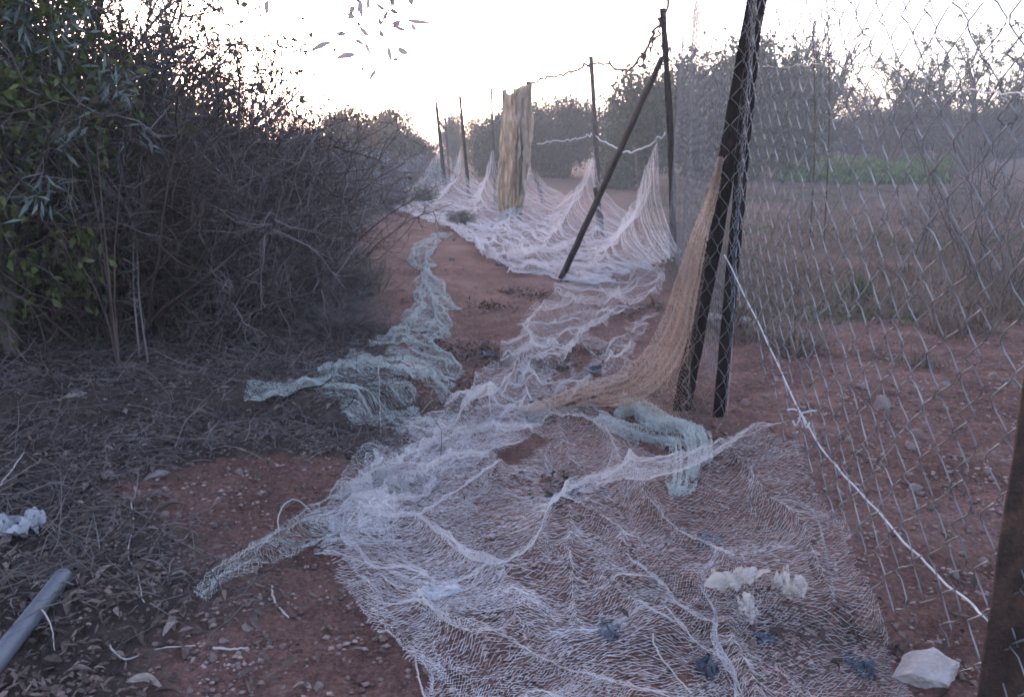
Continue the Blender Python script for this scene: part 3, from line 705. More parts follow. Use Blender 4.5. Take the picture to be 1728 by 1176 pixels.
# glossy green bush at the left edge
def leafy(name, label, loc, h, lobes, nlf, seed, mat, L, W, trunk=.05, nbr=60, cat='bush', tmat='bark'):
    g = np.random.default_rng(seed); root = thing(name, label, cat, loc)
    lobes = np.array(lobes, float); n = len(lobes)
    base = np.zeros((n, 3)); 
    tr = np.stack([crom([[0, 0, -.1], [lobes[i, 0]*.15, lobes[i, 1]*.15, lobes[i, 2]*.4], lobes[i, :3]*[.8, .8, .9], lobes[i, :3]], 9) for i in range(n)])
    m = MB(); m.add(*tubes(tr, np.linspace(trunk, trunk*.3, 9)[None]*np.ones((n, 1)), 5))
    p, t = pick(tr, nbr, .3, 1, g); c = lobes[g.integers(0, n, nbr)]
    s1 = grow(p, t*.6+rand_dir(nbr, g), lobes[:, 3].mean()*(.5+.7*g.random(nbr)), 6, .2, .03, g); m.add(*tubes(s1, np.linspace(trunk*.25, trunk*.06, 6)[None]*np.ones((nbr, 1)), 3))
    link('trunk', m.mesh('trunk'), M[tmat], root)
    k = g.choice(n, nlf, p=lobes[:, 3]**2/(lobes[:, 3]**2).sum()); c = lobes[k]
    nc = max(12, nlf//28); cl = rand_dir(nc, g)*(.45+.6*g.random((nc, 1))**.6)     # twig clumps inside the lobes
    cc = lobes[g.choice(n, nc, p=lobes[:, 3]**2/(lobes[:, 3]**2).sum())]; cpos = cc[:, :3]+cl*cc[:, 3:4]*[1, 1, .9]
    q = g.integers(0, nc, nlf); P = cpos[q]+g.normal(size=(nlf, 3))*lobes[:, 3].mean()*.17
    P[:, 2] = np.maximum(P[:, 2], .05)
    out = nrm(P-np.array([0, 0, h*.4]))
    V, po = leaves(P, out*.4+rand_dir(nlf, g)+[0, 0, -.3], rand_dir(nlf, g)*.7+[0, 0, .7], L*(.6+.8*g.random(nlf)), W*(.6+.8*g.random(nlf)))
    ml = MB(); ml.add(V, po); link('crown', ml.mesh('crown'), M[mat], root); return root
leafy('leafy_bush', 'dark green bush with glossy oval leaves in front of the dry thicket', (-2.75, 4.25, float(gz(-2.75, 4.25))), 2.7,
      [(0, 0, 2.2, .6), (-.3, -.2, 1.5, .6), (.25, -.15, 1.75, .42), (.1, -.1, 1.2, .5), (-.2, -.1, .7, .5), (.42, .1, 2.45, .42), (.15, -.05, .55, .38), (.6, .15, 2.7, .38), (-.2, .2, 2.8, .6), (-.5, .1, 1.0, .6), (.3, .15, 1.4, .4)], 14000, 150, 'carob', .058, .030, .035, 150)

M['slim_leaf'] = material('blue_green_slender_leaves', (.085, .12, .11), (.17, .215, .20), 6, .5, island=.3, trans=.2, spec=.5)
leafy('slender_bush', 'sapling with long slender blue-green leaves in front of the glossy bush', (-2.12, 4.15, float(gz(-2.12, 4.15))), 2.0,
      [(-.05, 0, 1.55, .30), (.05, -.05, 1.2, .26), (-.25, 0, 1.75, .26), (.22, .05, 1.45, .2), (-.3, -.1, 1.0, .25)], 420, 155, 'slim_leaf', .095, .016, .006, 30, tmat='twig_brown')

# ------------------------------------------------------------------ trees behind
def crown_mesh(name, lobes, n, seed, size, clump=.16):
    g = np.random.default_rng(seed); lobes = np.array(lobes, float); w = lobes[:, 3]**2; w /= w.sum()
    nc = n//30; k = g.choice(len(lobes), nc, p=w); d = rand_dir(nc, g)*(.35+.68*g.random((nc, 1))**.5)
    c = lobes[k, :3]+d*lobes[k, 3:4]*[1, 1, .85]
    q = g.integers(0, nc, n); P = c[q]+g.normal(size=(n, 3))*lobes[k[q], 3:4]*clump
    V, po = leaves(P, rand_dir(n, g), rand_dir(n, g), size*(.6+.9*g.random(n)), size*.55*(.6+.9*g.random(n)))
    m = MB(); m.add(V, po); return m.mesh(name)
def trunk_mesh(name, lobes, r, seed, nbr=40):
    g = np.random.default_rng(seed); lobes = np.array(lobes, float); n = len(lobes)
    tr = np.stack([crom([[0, 0, -.3], [lobes[i, 0]*.1, lobes[i, 1]*.1, lobes[i, 2]*.35], lobes[i, :3]*[.7, .7, .85], lobes[i, :3]*[1, 1, 1.05]], 9) for i in range(n)])
    m = MB(); m.add(*tubes(tr, np.linspace(r, r*.2, 9)[None]*np.ones((n, 1)), 6))
    p, t = pick(tr, nbr, .35, 1, g); s1 = grow(p, t*.8+rand_dir(nbr, g), lobes[:, 3].mean()*(.5+.8*g.random(nbr)), 6, .2, .02, g)
    m.add(*tubes(s1, np.linspace(r*.2, r*.05, 6)[None]*np.ones((nbr, 1)), 3)); return m.mesh(name, True)
def lobes_of(seed, n, w, h):
    g = np.random.default_rng(seed); out = []
    for i in range(n):
        a = g.random()*6.28; q = math.sqrt(g.random())*.6
        z = h*(.16+.66*g.random()); rr = w*(.28+.18*g.random())
        out.append((math.cos(a)*q*w*.8, math.sin(a)*q*w*.8, min(z, h-rr*.8), rr))
    out.append((0, 0, h-w*.3, w*.32)); return out
TV = []
for s in range(4):
    lb = lobes_of(200+s, 15, 1.0, 1.25)
    TV.append((trunk_mesh('trunk', lb, .05, 210+s), crown_mesh('crown', lb, 11000, 220+s, .062, .2)))
def tree(v, px, y, top_py, w, mat, label, group, rot, base=None):
    """a tree at distance y whose top reaches photo row top_py"""
    x = (px-864)/F*(y*math.cos(PITCH)+H*math.sin(PITCH)); zb = float(gz(x, y)); zt = D(px, top_py, y)[2]
    t = thing('tree', label, 'tree', (x, y, zb), group); t.scale = (w, w, (zt-zb)/1.28); t.rotation_euler = (0, 0, rot)
    tr, cr = TV[v]; link('trunk', tr, M['bark'], t); o = link('crown', cr, M['tree_leaf'], t)
    o.material_slots[0].link = 'OBJECT'; o.material_slots[0].material = M[mat]; return t
GT = 'trees along the far edge of the field'
trees = [
    # px, distance, top row, half width, leaf, label
    (0, 1085, 30, 122, 2.2, 'tree_leaf', 'dark rounded tree just left of the tall thin post'),
    (1, 1170, 36, 92, 3.6, 'tree_leaf', 'large dense tree behind the fine wire mesh'),
    (2, 1245, 36, 66, 3.2, 'tree_leaf', 'tallest dense tree, behind the leaning black post'),
    (3, 1325, 38, 100, 2.8, 'olive_leaf', 'loose grey green tree right of the leaning black post'),
    (0, 960, 40, 165, 2.2, 'tree_leaf', 'dark round-topped tree seen between the beige net and the slim brown post'),
    (1, 910, 42, 168, 1.9, 'tree_leaf', 'dark tree immediately right of the hanging beige net'),
    (2, 1030, 44, 178, 1.8, 'olive_leaf', 'smaller grey green tree behind the slim brown post'),
    (3, 845, 40, 182, 1.9, 'tree_leaf', 'dark tree immediately left of the hanging beige net'),
    (1, 808, 44, 195, 1.4, 'warm_leaf', 'thin warm-toned tree between the dark tree and the last poles'),
    (0, 765, 48, 192, 1.0, 'olive_leaf', 'narrow pointed tree showing between the last two poles'),
    (2, 578, 30, 182, 1.9, 'warm_leaf', 'round yellowish green tree beside the sunset glow'),
    (3, 655, 38, 178, 1.7, 'warm_leaf', 'sparse reddish tree lit from behind by the sunset'),
    (1, 700, 36, 218, 1.7, 'olive_leaf', 'low grey green tree at the end of the path'),
    (0, 620, 34, 215, 1.9, 'olive_leaf', 'low bushy tree between the yellowish tree and the sparse reddish one'),
    (2, 510, 34, 215, 1.9, 'warm_leaf', 'low tree with warm glow in its leaf colour left of the round yellowish one'),
]
for i, (v, px, y, tp, w, mat, lab) in enumerate(trees): tree(v, px, y, tp, w, mat, lab, GT, i*1.7)
hedge = [(1395, 205), (1440, 190), (1485, 182), (1530, 175), (1580, 182), (1628, 190), (1675, 178), (1722, 172), (1770, 178), (1355, 178)]
hl = ['leftmost dark hedge tree beside the loose grey green tree', 'dark hedge tree above the left half of the green crop', 'dark hedge tree above the middle of the green crop', 'dark hedge tree left of the bare branching tree',
      'dark hedge tree below the bare branching tree on its left', 'dark hedge tree below the bare branching tree', 'dark hedge tree below the bare branching tree on its right', 'dark hedge tree at the right end of the visible row', 'dark hedge tree past the right end of the visible row', 'dark hedge tree between the leaning post and the green crop']
for i, (px, tp) in enumerate(hedge): tree(i % 4, px, 54+2*(i % 3), tp, 3.3, 'tree_leaf', hl[i], 'dark hedge trees behind the green crop', i*2.1)
# bare branching tree against the sky
def bare_tree(px, y, top_py, label, seed, wid=1.0, nl=2600):
    x = (px-864)/F*(y*math.cos(PITCH)); zb = float(gz(x, y)); h = D(px, top_py, y)[2]-zb; g = np.random.default_rng(seed)
    root = thing('bare_tree', label, 'tree', (x, y, zb))
    n = 17; a = g.random(n)*6.28; D0 = np.stack([np.cos(a)*.75*wid, np.sin(a)*.5*wid, np.ones(n)], -1)
    S0 = grow(np.zeros((n, 3))+[0, 0, -.2], D0, h*(.75+.3*g.random(n)), 9, .10, .015, g); m = MB(); m.add(*tubes(S0, np.linspace(.11, .03, 9)[None]*np.ones((n, 1)), 5))
    p, t = pick(S0, 170, .3, 1, g); S1 = grow(p, t+rand_dir(170, g)*.8, h*(.15+.2*g.random(170)), 6, .16, .03, g); m.add(*tubes(S1, np.linspace(.04, .015, 6)[None]*np.ones((170, 1)), 3))
    p, t = pick(S1, 1100, .2, 1, g); S2 = grow(p, t+rand_dir(1100, g)*.8, h*(.05+.08*g.random(1100)), 4, .2, .02, g); m.add(*tubes(S2, np.linspace(.017, .008, 4)[None]*np.ones((1100, 1)), 3))
    link('branches', m.mesh('branches'), M['bark'], root)
    p, t = pick(S2, nl, .2, 1, g); k = p[:, 2] > h*.45; p = p[k]; V, po = leaves(p, rand_dir(len(p), g), rand_dir(len(p), g), .10+.12*g.random(len(p)), .06+.05*g.random(len(p)))
    ml = MB(); ml.add(V, po); link('foliage', ml.mesh('foliage'), M['olive_leaf'], root)
bare_tree(1645, 40, 35, 'open branching tree with thin grey foliage above the hedge', 301, 1.25, 12000)
bare_tree(1500, 44, 108, 'small sparse tree with bare reddish twigs left of the open branching tree', 302, .9, 1500)
bare_tree(1370, 40, 60, 'thin leafless tree just right of the leaning black post', 303, .35, 900)
# bluish shrubs where the path ends
def low_shrub(px, py, h, w, mat, label, seed, group='low shrubs where the path ends'):
    b = G(px, py); lb = lobes_of(seed, 6, 1.0, 1.0); root = thing('low_shrub', label, 'shrub', b, group); root.scale = (w, w, h)
    link('stems', SH[2][0], None, root); link('foliage', crown_mesh('foliage', lb, 2600, seed+1, .055, .25), M[mat], root)
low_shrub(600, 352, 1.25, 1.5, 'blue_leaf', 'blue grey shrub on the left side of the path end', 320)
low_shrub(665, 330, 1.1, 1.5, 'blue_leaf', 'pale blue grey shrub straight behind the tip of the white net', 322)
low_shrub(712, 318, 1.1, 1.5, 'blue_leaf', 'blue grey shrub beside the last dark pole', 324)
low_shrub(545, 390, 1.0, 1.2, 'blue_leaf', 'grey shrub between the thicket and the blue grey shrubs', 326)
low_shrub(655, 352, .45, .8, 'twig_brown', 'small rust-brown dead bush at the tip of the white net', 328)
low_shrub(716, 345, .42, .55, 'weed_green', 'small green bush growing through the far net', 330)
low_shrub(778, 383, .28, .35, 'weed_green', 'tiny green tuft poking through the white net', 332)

# ------------------------------------------------------------------ field plants
def blades(n, xf, hmin, hmax, w, seed, lean=.35):
    g = np.random.default_rng(seed); xy = xf(g, n); n = len(xy); P = np.column_stack([xy, gz(xy[:, 0], xy[:, 1])-.01])
    Dr = np.column_stack([g.normal(size=(n, 2))*lean, np.ones(n)]); hh = hmin+(hmax-hmin)*g.random(n)**2
    V, po = leaves(P, Dr, rand_dir(n, g), hh, w*(.6+.8*g.random(n)), .1, .25); m = MB(); m.add(V, po); return m
def crop_xy(g, n):
    y = 32+19*g.random(n); t = g.random(n); x = y*((1318-864)/F*.97+t*.215); k = fbm(x*.4, y*.4, 2, 8) > -.55; return np.column_stack([x, y])[k]
tag(link('green_crop', blades(16000, crop_xy, .12, .5, .16, 340, .5).mesh('green_crop'), M['green_crop']), 'strip of bright green crop at the far side of the field', 'crop', kind='stuff')
def weed_xy(g, n):
    y = 5+27*g.random(n)**1.5; x = y*(.16+.60*g.random(n)); k = (fbm(x*.7, y*.7, 3, 81) > -.15-.3*(y > 10)) & (x > 1.25+.1*np.clip(y-4, 0, 6)); return np.column_stack([x, y])[k]
tag(link('dry_weeds', blades(42000, weed_xy, .04, .30, .012, 341, .7).mesh('dry_weeds'), M['weed']), 'sparse dry weeds over the ploughed field', 'weeds', kind='stuff')
def weed2_xy(g, n):
    y = 6+24*g.random(n); x = y*(.16+.55*g.random(n)); k = (fbm(x*.5, y*.5, 3, 91) > .18) & (x > 1.4+.1*np.clip(y-4, 0, 6)); return np.column_stack([x, y])[k]
tag(link('green_weeds', blades(20000, weed2_xy, .04, .18, .022, 342, .9).mesh('green_weeds'), M['weed_green']), 'low grey green weeds between the dry ones in the field', 'weeds', kind='stuff')
def grass_tuft(px, py, n, h, mat, label, seed, w=.012, rad=.05, cat='plant'):
    b = G(px, py); m = blades(n, lambda g, k: b[:2]+g.normal(size=(k, 2))*rad, h*.3, h, w, seed, .4)
    return tag(link('weed_tuft', m.mesh('weed_tuft'), M[mat]), label, cat)
grass_tuft(618, 500, 160, .45, 'weed_green', 'tuft of thin green blades at the foot of the thicket by the path', 350)
grass_tuft(1445, 505, 180, .28, 'weed_green', 'yellowish green weed in the field beyond the cord', 351, .02)
grass_tuft(1560, 620, 90, .2, 'weed', 'dry tuft among the stones of the field', 352)
# tall dry plants behind the fence on the right
g = np.random.default_rng(360)
for k, (px, py, h, lab) in enumerate([(1640, 470, 1.7, 'tall pale dry plant behind the chain-link, its stalks forking upwards'), (1705, 500, 1.5, 'tall dry plant at the right border behind the chain-link'), (1560, 440, 1.3, 'thinner dry plant left of the tall pale one')]):
    b = G(px, py); t = thing('dry_plant', lab, 'plant', b, None); n = 14
    S0 = grow(np.zeros((n, 3))-[0, 0, .04]+g.normal(size=(n, 3))*[.08, .08, 0], np.column_stack([g.normal(size=(n, 2))*.3, np.ones(n)]), h*(.6+.5*g.random(n)), 8, .08, 0, g)
    m = MB(); m.add(*tubes(S0, np.linspace(.007, .003, 8)[None]*np.ones((n, 1)), 4)); link('stalks', m.mesh('stalks'), M['twig'], t)
    p, d = pick(S0, 150, .25, 1, g); S1 = grow(p, d+rand_dir(150, g)*.9, h*(.05+.2*g.random(150)), 5, .15, .02, g); m = MB(); m.add(*tubes(S1, np.linspace(.004, .0016, 5)[None]*np.ones((150, 1)), 3))
    tag(link('twigs', m.mesh('twigs'), M['twig'], t), kind='stuff')
def stalk(base, top, r, mat, label):
    P = crom([base, (base+top)/2+[.05, 0, 0], top], 14); P[0] -= [0, 0, .05]
    gg = np.random.default_rng(int(top[0]*1000)); m = MB(); m.add(*tubes(P[None], np.linspace(r, r*.4, 14)[None], 4))
    p, t = pick(P[None], 60, .35, 1, gg); V, po = leaves(p, rand_dir(60, gg)+[0, 0, .4], rand_dir(60, gg), .05+.06*gg.random(60), .02); 
    m2 = MB(); m2.add(V, po); o = thing('dry_stalk', label, 'plant', (0, 0, 0)); link('stem', m.mesh('stem'), M[mat], o); tag(link('seed_heads', m2.mesh('seed_heads'), M['tiny_leaf'], o), kind='stuff'); o.location = base
    for c_ in o.children: c_.location = -base
    return o
for (px, tp, lab) in [(1372, 40, 'tall seed stalk rising against the sky beyond the chain-link'), (1396, -10, 'tallest seed stalk, right beside the other one beyond the chain-link')]:
    b = G(px-6, 420); stalk(b, D(px, tp, b[1]), .014, 'twig_brown', lab)

# ------------------------------------------------------------------ hanging eucalyptus spray and the tree it hangs from
root = thing('overhanging_tree', 'spray of long narrow hanging leaves against the bright sky', 'tree', (-3.3, 1.2, float(gz(-3.3, 1.2))))
o0 = np.array(root.location)
bough = crom([(-3.3, 1.2, -.1), (-3.28, 1.22, 1.4), (-3.0, 1.5, 2.6), (-2.0, 2.0, 3.1), (-1.1, 2.4, 2.95), (-.55, 2.5, 2.45), (-.45, 2.5, 2.0)], 30)
m = MB(); m.add(*tubes((bough-o0)[None], np.linspace(.12, .006, 30)[None], 8)); link('trunk', m.mesh('trunk', True), M['bark'], root)
yl = 2.5
twp = [[(610, -260), (618, -120), (606, 0), (603, 28), (612, 55), (622, 65)], [(655, -260), (662, -110), (661, 0), (656, 18), (645, 45)], [(560, -260), (566, -150), (575, -40), (592, 5), (580, 50), (560, 70)], [(640, -260), (645, -60), (636, 6), (655, 18), (672, 22)], [(455, -200), (458, -60), (452, 2)], [(690, -250), (700, -100), (672, 30), (662, 44)]]
m = MB()
for q in twp:
    P = crom([bough[-2]*.0+D(a, b, yl) for a, b in q], 16); P[0] = bough[-3]; P[1] = (P[0]+P[2])/2
    m.add(*tubes((P-o0)[None], np.linspace(.0035, .0012, 16)[None], 4))
link('twigs', m.mesh('twigs'), M['bark'], root)
lv = [((560, 70), (521, 91)), ((601, 93), (565, 100)), ((606, 45), (626, 63)), ((598, 68), (616, 75)), ((617, 72), (627, 94)), ((624, -6), (621, 22)), ((634, 8), (652, 18)), ((655, 18), (643, 46)), ((658, 18), (672, 22)), ((661, -8), (666, 14)), ((660, 42), (678, 35)), ((684, 34), (733, 38)), ((664, 45), (688, 52)), ((694, 40), (704, 54)), ((655, 78), (663, 108)), ((670, 82), (691, 91)), ((636, 118), (622, 140)), ((664, 103), (672, 98)), ((586, 24), (600, 30)), ((608, 0), (612, 32)), ((453, 0), (450, 28)), ((567, 58), (586, 56)), ((610, 113), (614, 120)), ((694, -4), (695, 10)), ((640, 30), (645, 47)), ((605, 5), (598, -12)), ((676, 40), (662, 47)), ((600, 12), (590, 26)), ((648, 56), (640, 60))]
g = np.random.default_rng(371)
A = np.array([D(*a, yl+.12*g.normal()) for a, b in lv]); Bp = np.array([D(b[0], b[1], A[i][1]+.02) for i, (a, b) in enumerate(lv)])
e_ = []
for i in range(len(A)):
    ln_ = np.linalg.norm(Bp[i]-A[i]); dd = nrm(Bp[i]-A[i]); nn = rand_dir(1, g)[0]*.5+[0, -1, .2]; sd = nrm(np.cross(dd, nn)); nn = np.cross(sd, dd)
    u = np.linspace(0, 1, 8)[:, None]; wd_ = (.006+.0045*g.random())*np.sin(math.pi*u**.75)**.9; bow = .05*ln_*np.sin(math.pi*u)
    c_ = A[i]-o0+dd*ln_*u+sd*bow; V = np.concatenate([c_-sd*wd_+nn*wd_*.25, c_, c_+sd*wd_+nn*wd_*.25]); ix = np.arange(24).reshape(3, 8)
    Q = np.stack([ix[:-1, :-1], ix[1:, :-1], ix[1:, 1:], ix[:-1, 1:]], -1).reshape(-1, 4)
    e = A[i]-dd*.015+[0, 0, .02]; V2, po2 = tubes(np.array([crom([A[i]-o0+dd*.004, e-o0, e-o0+[.004, 0, .12]], 5)]), np.full((1, 5), .0006), 3)
    m = MB(); m.add(V, [Q]); m.add(V2, po2); link('leaf', m.mesh('leaf', True), M['euc_leaf'], root)

# ------------------------------------------------------------------ stones, gravel, litter
import bmesh
def stone_mesh(name, seed, sub=3, flat=.6, boxy=.0):
    bm = bmesh.new(); bmesh.ops.create_icosphere(bm, subdivisions=sub, radius=1); g = np.random.default_rng(seed)
    V = np.array([v.co[:] for v in bm.verts])
    for _ in range(16):                                    # chip flat facets off
        d = rand_dir(1, g)[0]; c = .42+.35*g.random(); k = V@d; V = V-np.clip(k-c, 0, None)[:, None]*d
    V = V*(1+.07*fbm(V[:, 0]*2+seed, V[:, 1]*2+V[:, 2]*1.7, 3, seed)[:, None])*[1, .8, flat]
    for v, c in zip(bm.verts, V): v.co = c
    me = bpy.data.meshes.new(name); bm.to_mesh(me); bm.free(); me.polygons.foreach_set('use_smooth', np.ones(len(me.polygons), bool)); return me
STN = [stone_mesh('stone', 400+k, 2 if k else 3, .45+.1*k) for k in range(5)]
STW = stone_mesh('stone', 410, 3, .5)
for s_ in STN: s_.materials.append(M['stone'])
STW.materials.append(M['stone_white'])
def stone(px, py, wpx, label, me=None, group=None, rot=None, g=np.random.default_rng(420), sink=.25, hs=1.0):
    p = G(px, py); d = p[1]*math.cos(PITCH)+(H-p[2])*math.sin(PITCH); s = wpx*d/F/2
    me = me or STN[g.integers(0, 5)]; o = link('stone', me); o.scale = (s, s, s*hs); o.location = (p[0], p[1], p[2]+s*.16*hs)
    o.rotation_euler = (g.normal()*.2, g.normal()*.2, rot if rot is not None else g.random()*6.28); return tag(o, label, 'stone', group)
# named stones
def slab(px, py, dims, rot, label, mat):
    p = G(px, py); bm = bmesh.new(); bmesh.ops.create_cube(bm, size=1); bmesh.ops.subdivide_edges(bm, edges=bm.edges[:], cuts=9, use_grid_fill=True)
    g = np.random.default_rng(431)
    V = np.array([v.co[:] for v in bm.verts])
    for _ in range(12):                                    # knock off corners and edges
        d = nrm(np.sign(g.normal(size=3))*(.35+g.random(3))); k = V@d; V = V-np.clip(k-(.50+.14*g.random()), 0, None)[:, None]*d
    V[:, 0] += V[:, 1]*.25; V = V*(1+.05*fbm(V[:, 0]*5, V[:, 1]*5+V[:, 2]*4, 3, 77)[:, None])
    for v, c in zip(bm.verts, V): v.co = c*np.array(dims)
    me = bpy.data.meshes.new('stone'); bm.to_mesh(me); bm.free(); me.materials.append(mat)
    o = link('stone_block', me); o.location = p+[0, 0, dims[2]*.35]; o.rotation_euler = rot; return tag(o, label, 'stone')
slab(1562, 1140, (.125, .11, .06), (.12, -.15, R(-28)), 'pale angular stone block beside the net near the rusty post', M['stone_white'])
stone(264, 803, 62, 'flat whitish stone lying on red soil left of the net', STW, rot=.1, hs=.6)
stone(184, 806, 34, 'rounded grey stone beside the flat whitish one', STN[1], hs=1.3)
stone(132, 667, 58, 'whitish stone in the blue-grey litter below the thicket', STW, rot=.2, hs=.5)
stone(45, 626, 40, 'pale flat stone at the foot of the glossy bush', STN[0], hs=.6)
stone(1366, 528, 40, 'light grey stone in the field beyond the cord', STW, hs=1.1)
stone(1215, 548, 90, 'large pale rock right behind the two iron posts', STW, rot=.4, hs=.8)
stone(1262, 548, 55, 'second pale rock beside the large one behind the iron posts', STW, rot=1.4)
stone(1610, 970, 30, 'single white pebble on bare soil inside the fence', STW, hs=1.1)
stone(1594, 648, 24, 'small round white stone among the field stones', STW, hs=1.2)
stone(1490, 685, 50, 'reddish clod casting a dark hollow in the field', STN[3])
stone(1545, 740, 36, 'brown pointed stone in the stony patch behind the cord', STN[2], hs=1.4)
stone(1050, 695, 50, 'rounded brown stone under the net by the tan bundle', STN[1], hs=1.1)
stone(845, 447, 38, 'dark clod against the edge of the white net near the brace', STN[3], hs=1.4)
stone(1545, 825, 40, 'dark elongated clod inside the fence', STN[4], rot=0, hs=.6)
stone(302, 1125, 26, 'small pale stone among the dead leaves by the pipe', STW, hs=1.2)
g = np.random.default_rng(440)
used = []
def scatter(n, area, sizes, label, group, seed, label_near='', label_far=''):
    g = np.random.default_rng(seed); k = 0; tries = 0
    while k < n and tries < n*30:
        tries += 1; px, py = area(g)
        if px is None: continue
        w = sizes[0]+(sizes[1]-sizes[0])*g.random()**2.2; w *= (.45+.9*(py-260)/800)
        big = w > sizes[0]*1.5; near_ = py > 640
        lab_ = ('larger ' if big else 'smaller ')+label+(label_near if near_ else label_far)
        stone(px, py, w, lab_, None, group+(', larger' if big else ', smaller')+(', near part' if near_ else ', far part'), g=g, hs=.8+.5*g.random()); k += 1
def right_area(g):
    px = 1230+520*g.random(); py = 440+740*g.random()**1.2
    if py > 690 and px < 1350+(py-690)*.93*.9: return None, None
    return px, py
scatter(130, right_area, (10, 30), 'pinkish stone on the soil behind the chain-link fence', 'stones on the field side of the fence', 441, ', close to the white cord', ', out by the dry weeds')
def left_area(g):
    px = 260+390*g.random(); py = 745+440*g.random()
    if py < 950 and px > 520: return None, None
    return px, py
scatter(42, left_area, (8, 22), 'stone on bare red soil between the leaf litter and the net', 'stones on the near path', 442)
def path_area(g):
    py = 390+230*g.random(); px = 700+150*g.random()-(py-400)*.1; return px, py
scatter(30, path_area, (10, 24), 'stone on the red path between the green and white nets', 'stones on the far path', 443)
# gravel as one mass
def chips(n, xyf, smin, smax, seed):
    g = np.random.default_rng(seed); xy = xyf(g, n); n = len(xy); s = (smin+(smax-smin)*g.random(n)**2.2)
    oc = np.array([[1, 0, 0], [-1, 0, 0], [0, 1, 0], [0, -1, 0], [0, 0, .8], [0, 0, -.6]], float)
    V = oc[None]*(.6+.6*g.random((n, 6, 1))); a = g.random(n)*6.28; ca, sa = np.cos(a), np.sin(a)
    X_ = V[..., 0]*ca[:, None]-V[..., 1]*sa[:, None]; Y_ = V[..., 0]*sa[:, None]+V[..., 1]*ca[:, None]
    Wd = np.stack([X_, Y_*.8, V[..., 2]*.7], -1)*s[:, None, None]; Wd[..., 0] += xy[:, :1]; Wd[..., 1] += xy[:, 1:]; Wd[..., 2] += (gz(xy[:, 0], xy[:, 1])+s*.15)[:, None]
    f = np.array([[0, 2, 4], [2, 1, 4], [1, 3, 4], [3, 0, 4], [2, 0, 5], [1, 2, 5], [3, 1, 5], [0, 3, 5]]); m = MB()
    m.add(Wd.reshape(-1, 3), [(np.arange(n)[:, None, None]*6+f[None]).reshape(-1, 3)]); return m
def grav_xy(g, n):
    y = 1.5+8*g.random(n)**1.6; x = y*(-.62+1.4*g.random(n)); dens = fbm(x*1.5, y*1.5, 3, 95)+.5*(x > 1.0)+.15; return np.column_stack([x, y])[g.random(n) < sstep(-.7, .9, dens)*.8]
tag(link('gravel', chips(74000, grav_xy, .003, .016, 450).mesh('gravel'), M['gravel']), 'small reddish gravel and clods scattered over the soil', 'gravel', kind='stuff')
# leaf litter
def litter_xy(g, n):
    x = -2.9+2.75*g.random(n); y = 1.45+4.2*g.random(n)
    return np.column_stack([x, y])[g.random(n) < litter_mask(x, y)+.035]
def leaves2(P, Dr, Nn, L, W, curl):
    n = len(P); Dr = nrm(Dr); S = nrm(np.cross(Dr, Nn)); Nn = np.cross(S, Dr); L = L[:, None]; W = W[:, None]; c = curl[:, None]
    out = [P]
    for t, wf in ((.28, .85), (.68, .8)):
        m_ = P+Dr*L*t+Nn*c*L*math.sin(t*3.14); out += [m_+S*W*.5*wf+Nn*W*.25, m_, m_-S*W*.5*wf+Nn*W*.25]
    out.append(P+Dr*L); b = np.arange(n)[:, None]*8
    V = np.stack(out, 1).reshape(-1, 3)
    return V, [np.concatenate([b+[0, 2, 1], b+[0, 3, 2], b+[4, 5, 7], b+[5, 6, 7]]).astype(int), np.concatenate([b+[1, 2, 5, 4], b+[2, 3, 6, 5]]).astype(int)]
def litter(n, xyf, L, W, seed, lift=.012):
    g = np.random.default_rng(seed); xy = xyf(g, n); n = len(xy); P = np.column_stack([xy, gz(xy[:, 0], xy[:, 1])+.004+lift*g.random(n)])
    a = g.random(n)*6.28; V, po = leaves2(P, np.column_stack([np.cos(a), np.sin(a), g.normal(size=n)*.35]), np.column_stack([g.normal(size=(n, 2))*.6, np.ones(n)]), L*(.3+1.2*g.random(n)**1.5), W*(.4+g.random(n)), .12+.16*g.normal(size=n))
    m = MB(); m.add(V, po); return m
def debris_xy(g, n):
    c = np.array([G(*p)[:2] for p in [(870, 495), (830, 520), (800, 590), (760, 600), (850, 610), (780, 660), (740, 690), (1050, 530), (1100, 520), (1000, 600), (930, 620), (1190, 770), (1230, 760), (1270, 560), (960, 690), (905, 500), (1300, 1060), (960, 830), (1450, 1080)]])
    k = g.integers(0, len(c), n); return c[k]+g.normal(size=(n, 2))*[.13, .10]*(.5+g.random((n, 1)))
tag(link('leaf_debris', litter(2600, debris_xy, .05, .016, 465, .03).mesh('leaf_debris'), M['litter']), 'dark patches of leaf debris along the path and under the nets', 'leaf litter', kind='stuff')
tag(link('leaf_litter', litter(24000, litter_xy, .036, .011, 460, .025).mesh('leaf_litter'), M['litter']), 'dark carpet of dead leaves below the thicket', 'leaf litter', kind='stuff')
def twl_xy(g, n):
    p = litter_xy(g, n); return p[(p[:, 1] > 2.0)]
g = np.random.default_rng(470); xy = twl_xy(g, 9000); n = len(xy); a = g.random(n)*6.28
S0 = grow(np.column_stack([xy, gz(xy[:, 0], xy[:, 1])+.012+.03*g.random(n)]), np.column_stack([np.cos(a), np.sin(a), .15+.25*g.normal(size=n)]), .05+.30*g.random(n)**2, 5, .26, -.04, g)
S0[..., 2] = np.maximum(S0[..., 2], gz(S0[..., 0], S0[..., 1])+.004)
m = MB(); m.add(*tubes(S0, np.linspace(.0019, .0009, 5)[None]*(.5+g.random((n, 1))), 3))
tag(link('fallen_twigs', m.mesh('fallen_twigs'), M['twig']), 'tangle of thin fallen twigs below the thicket', 'twigs', kind='stuff')
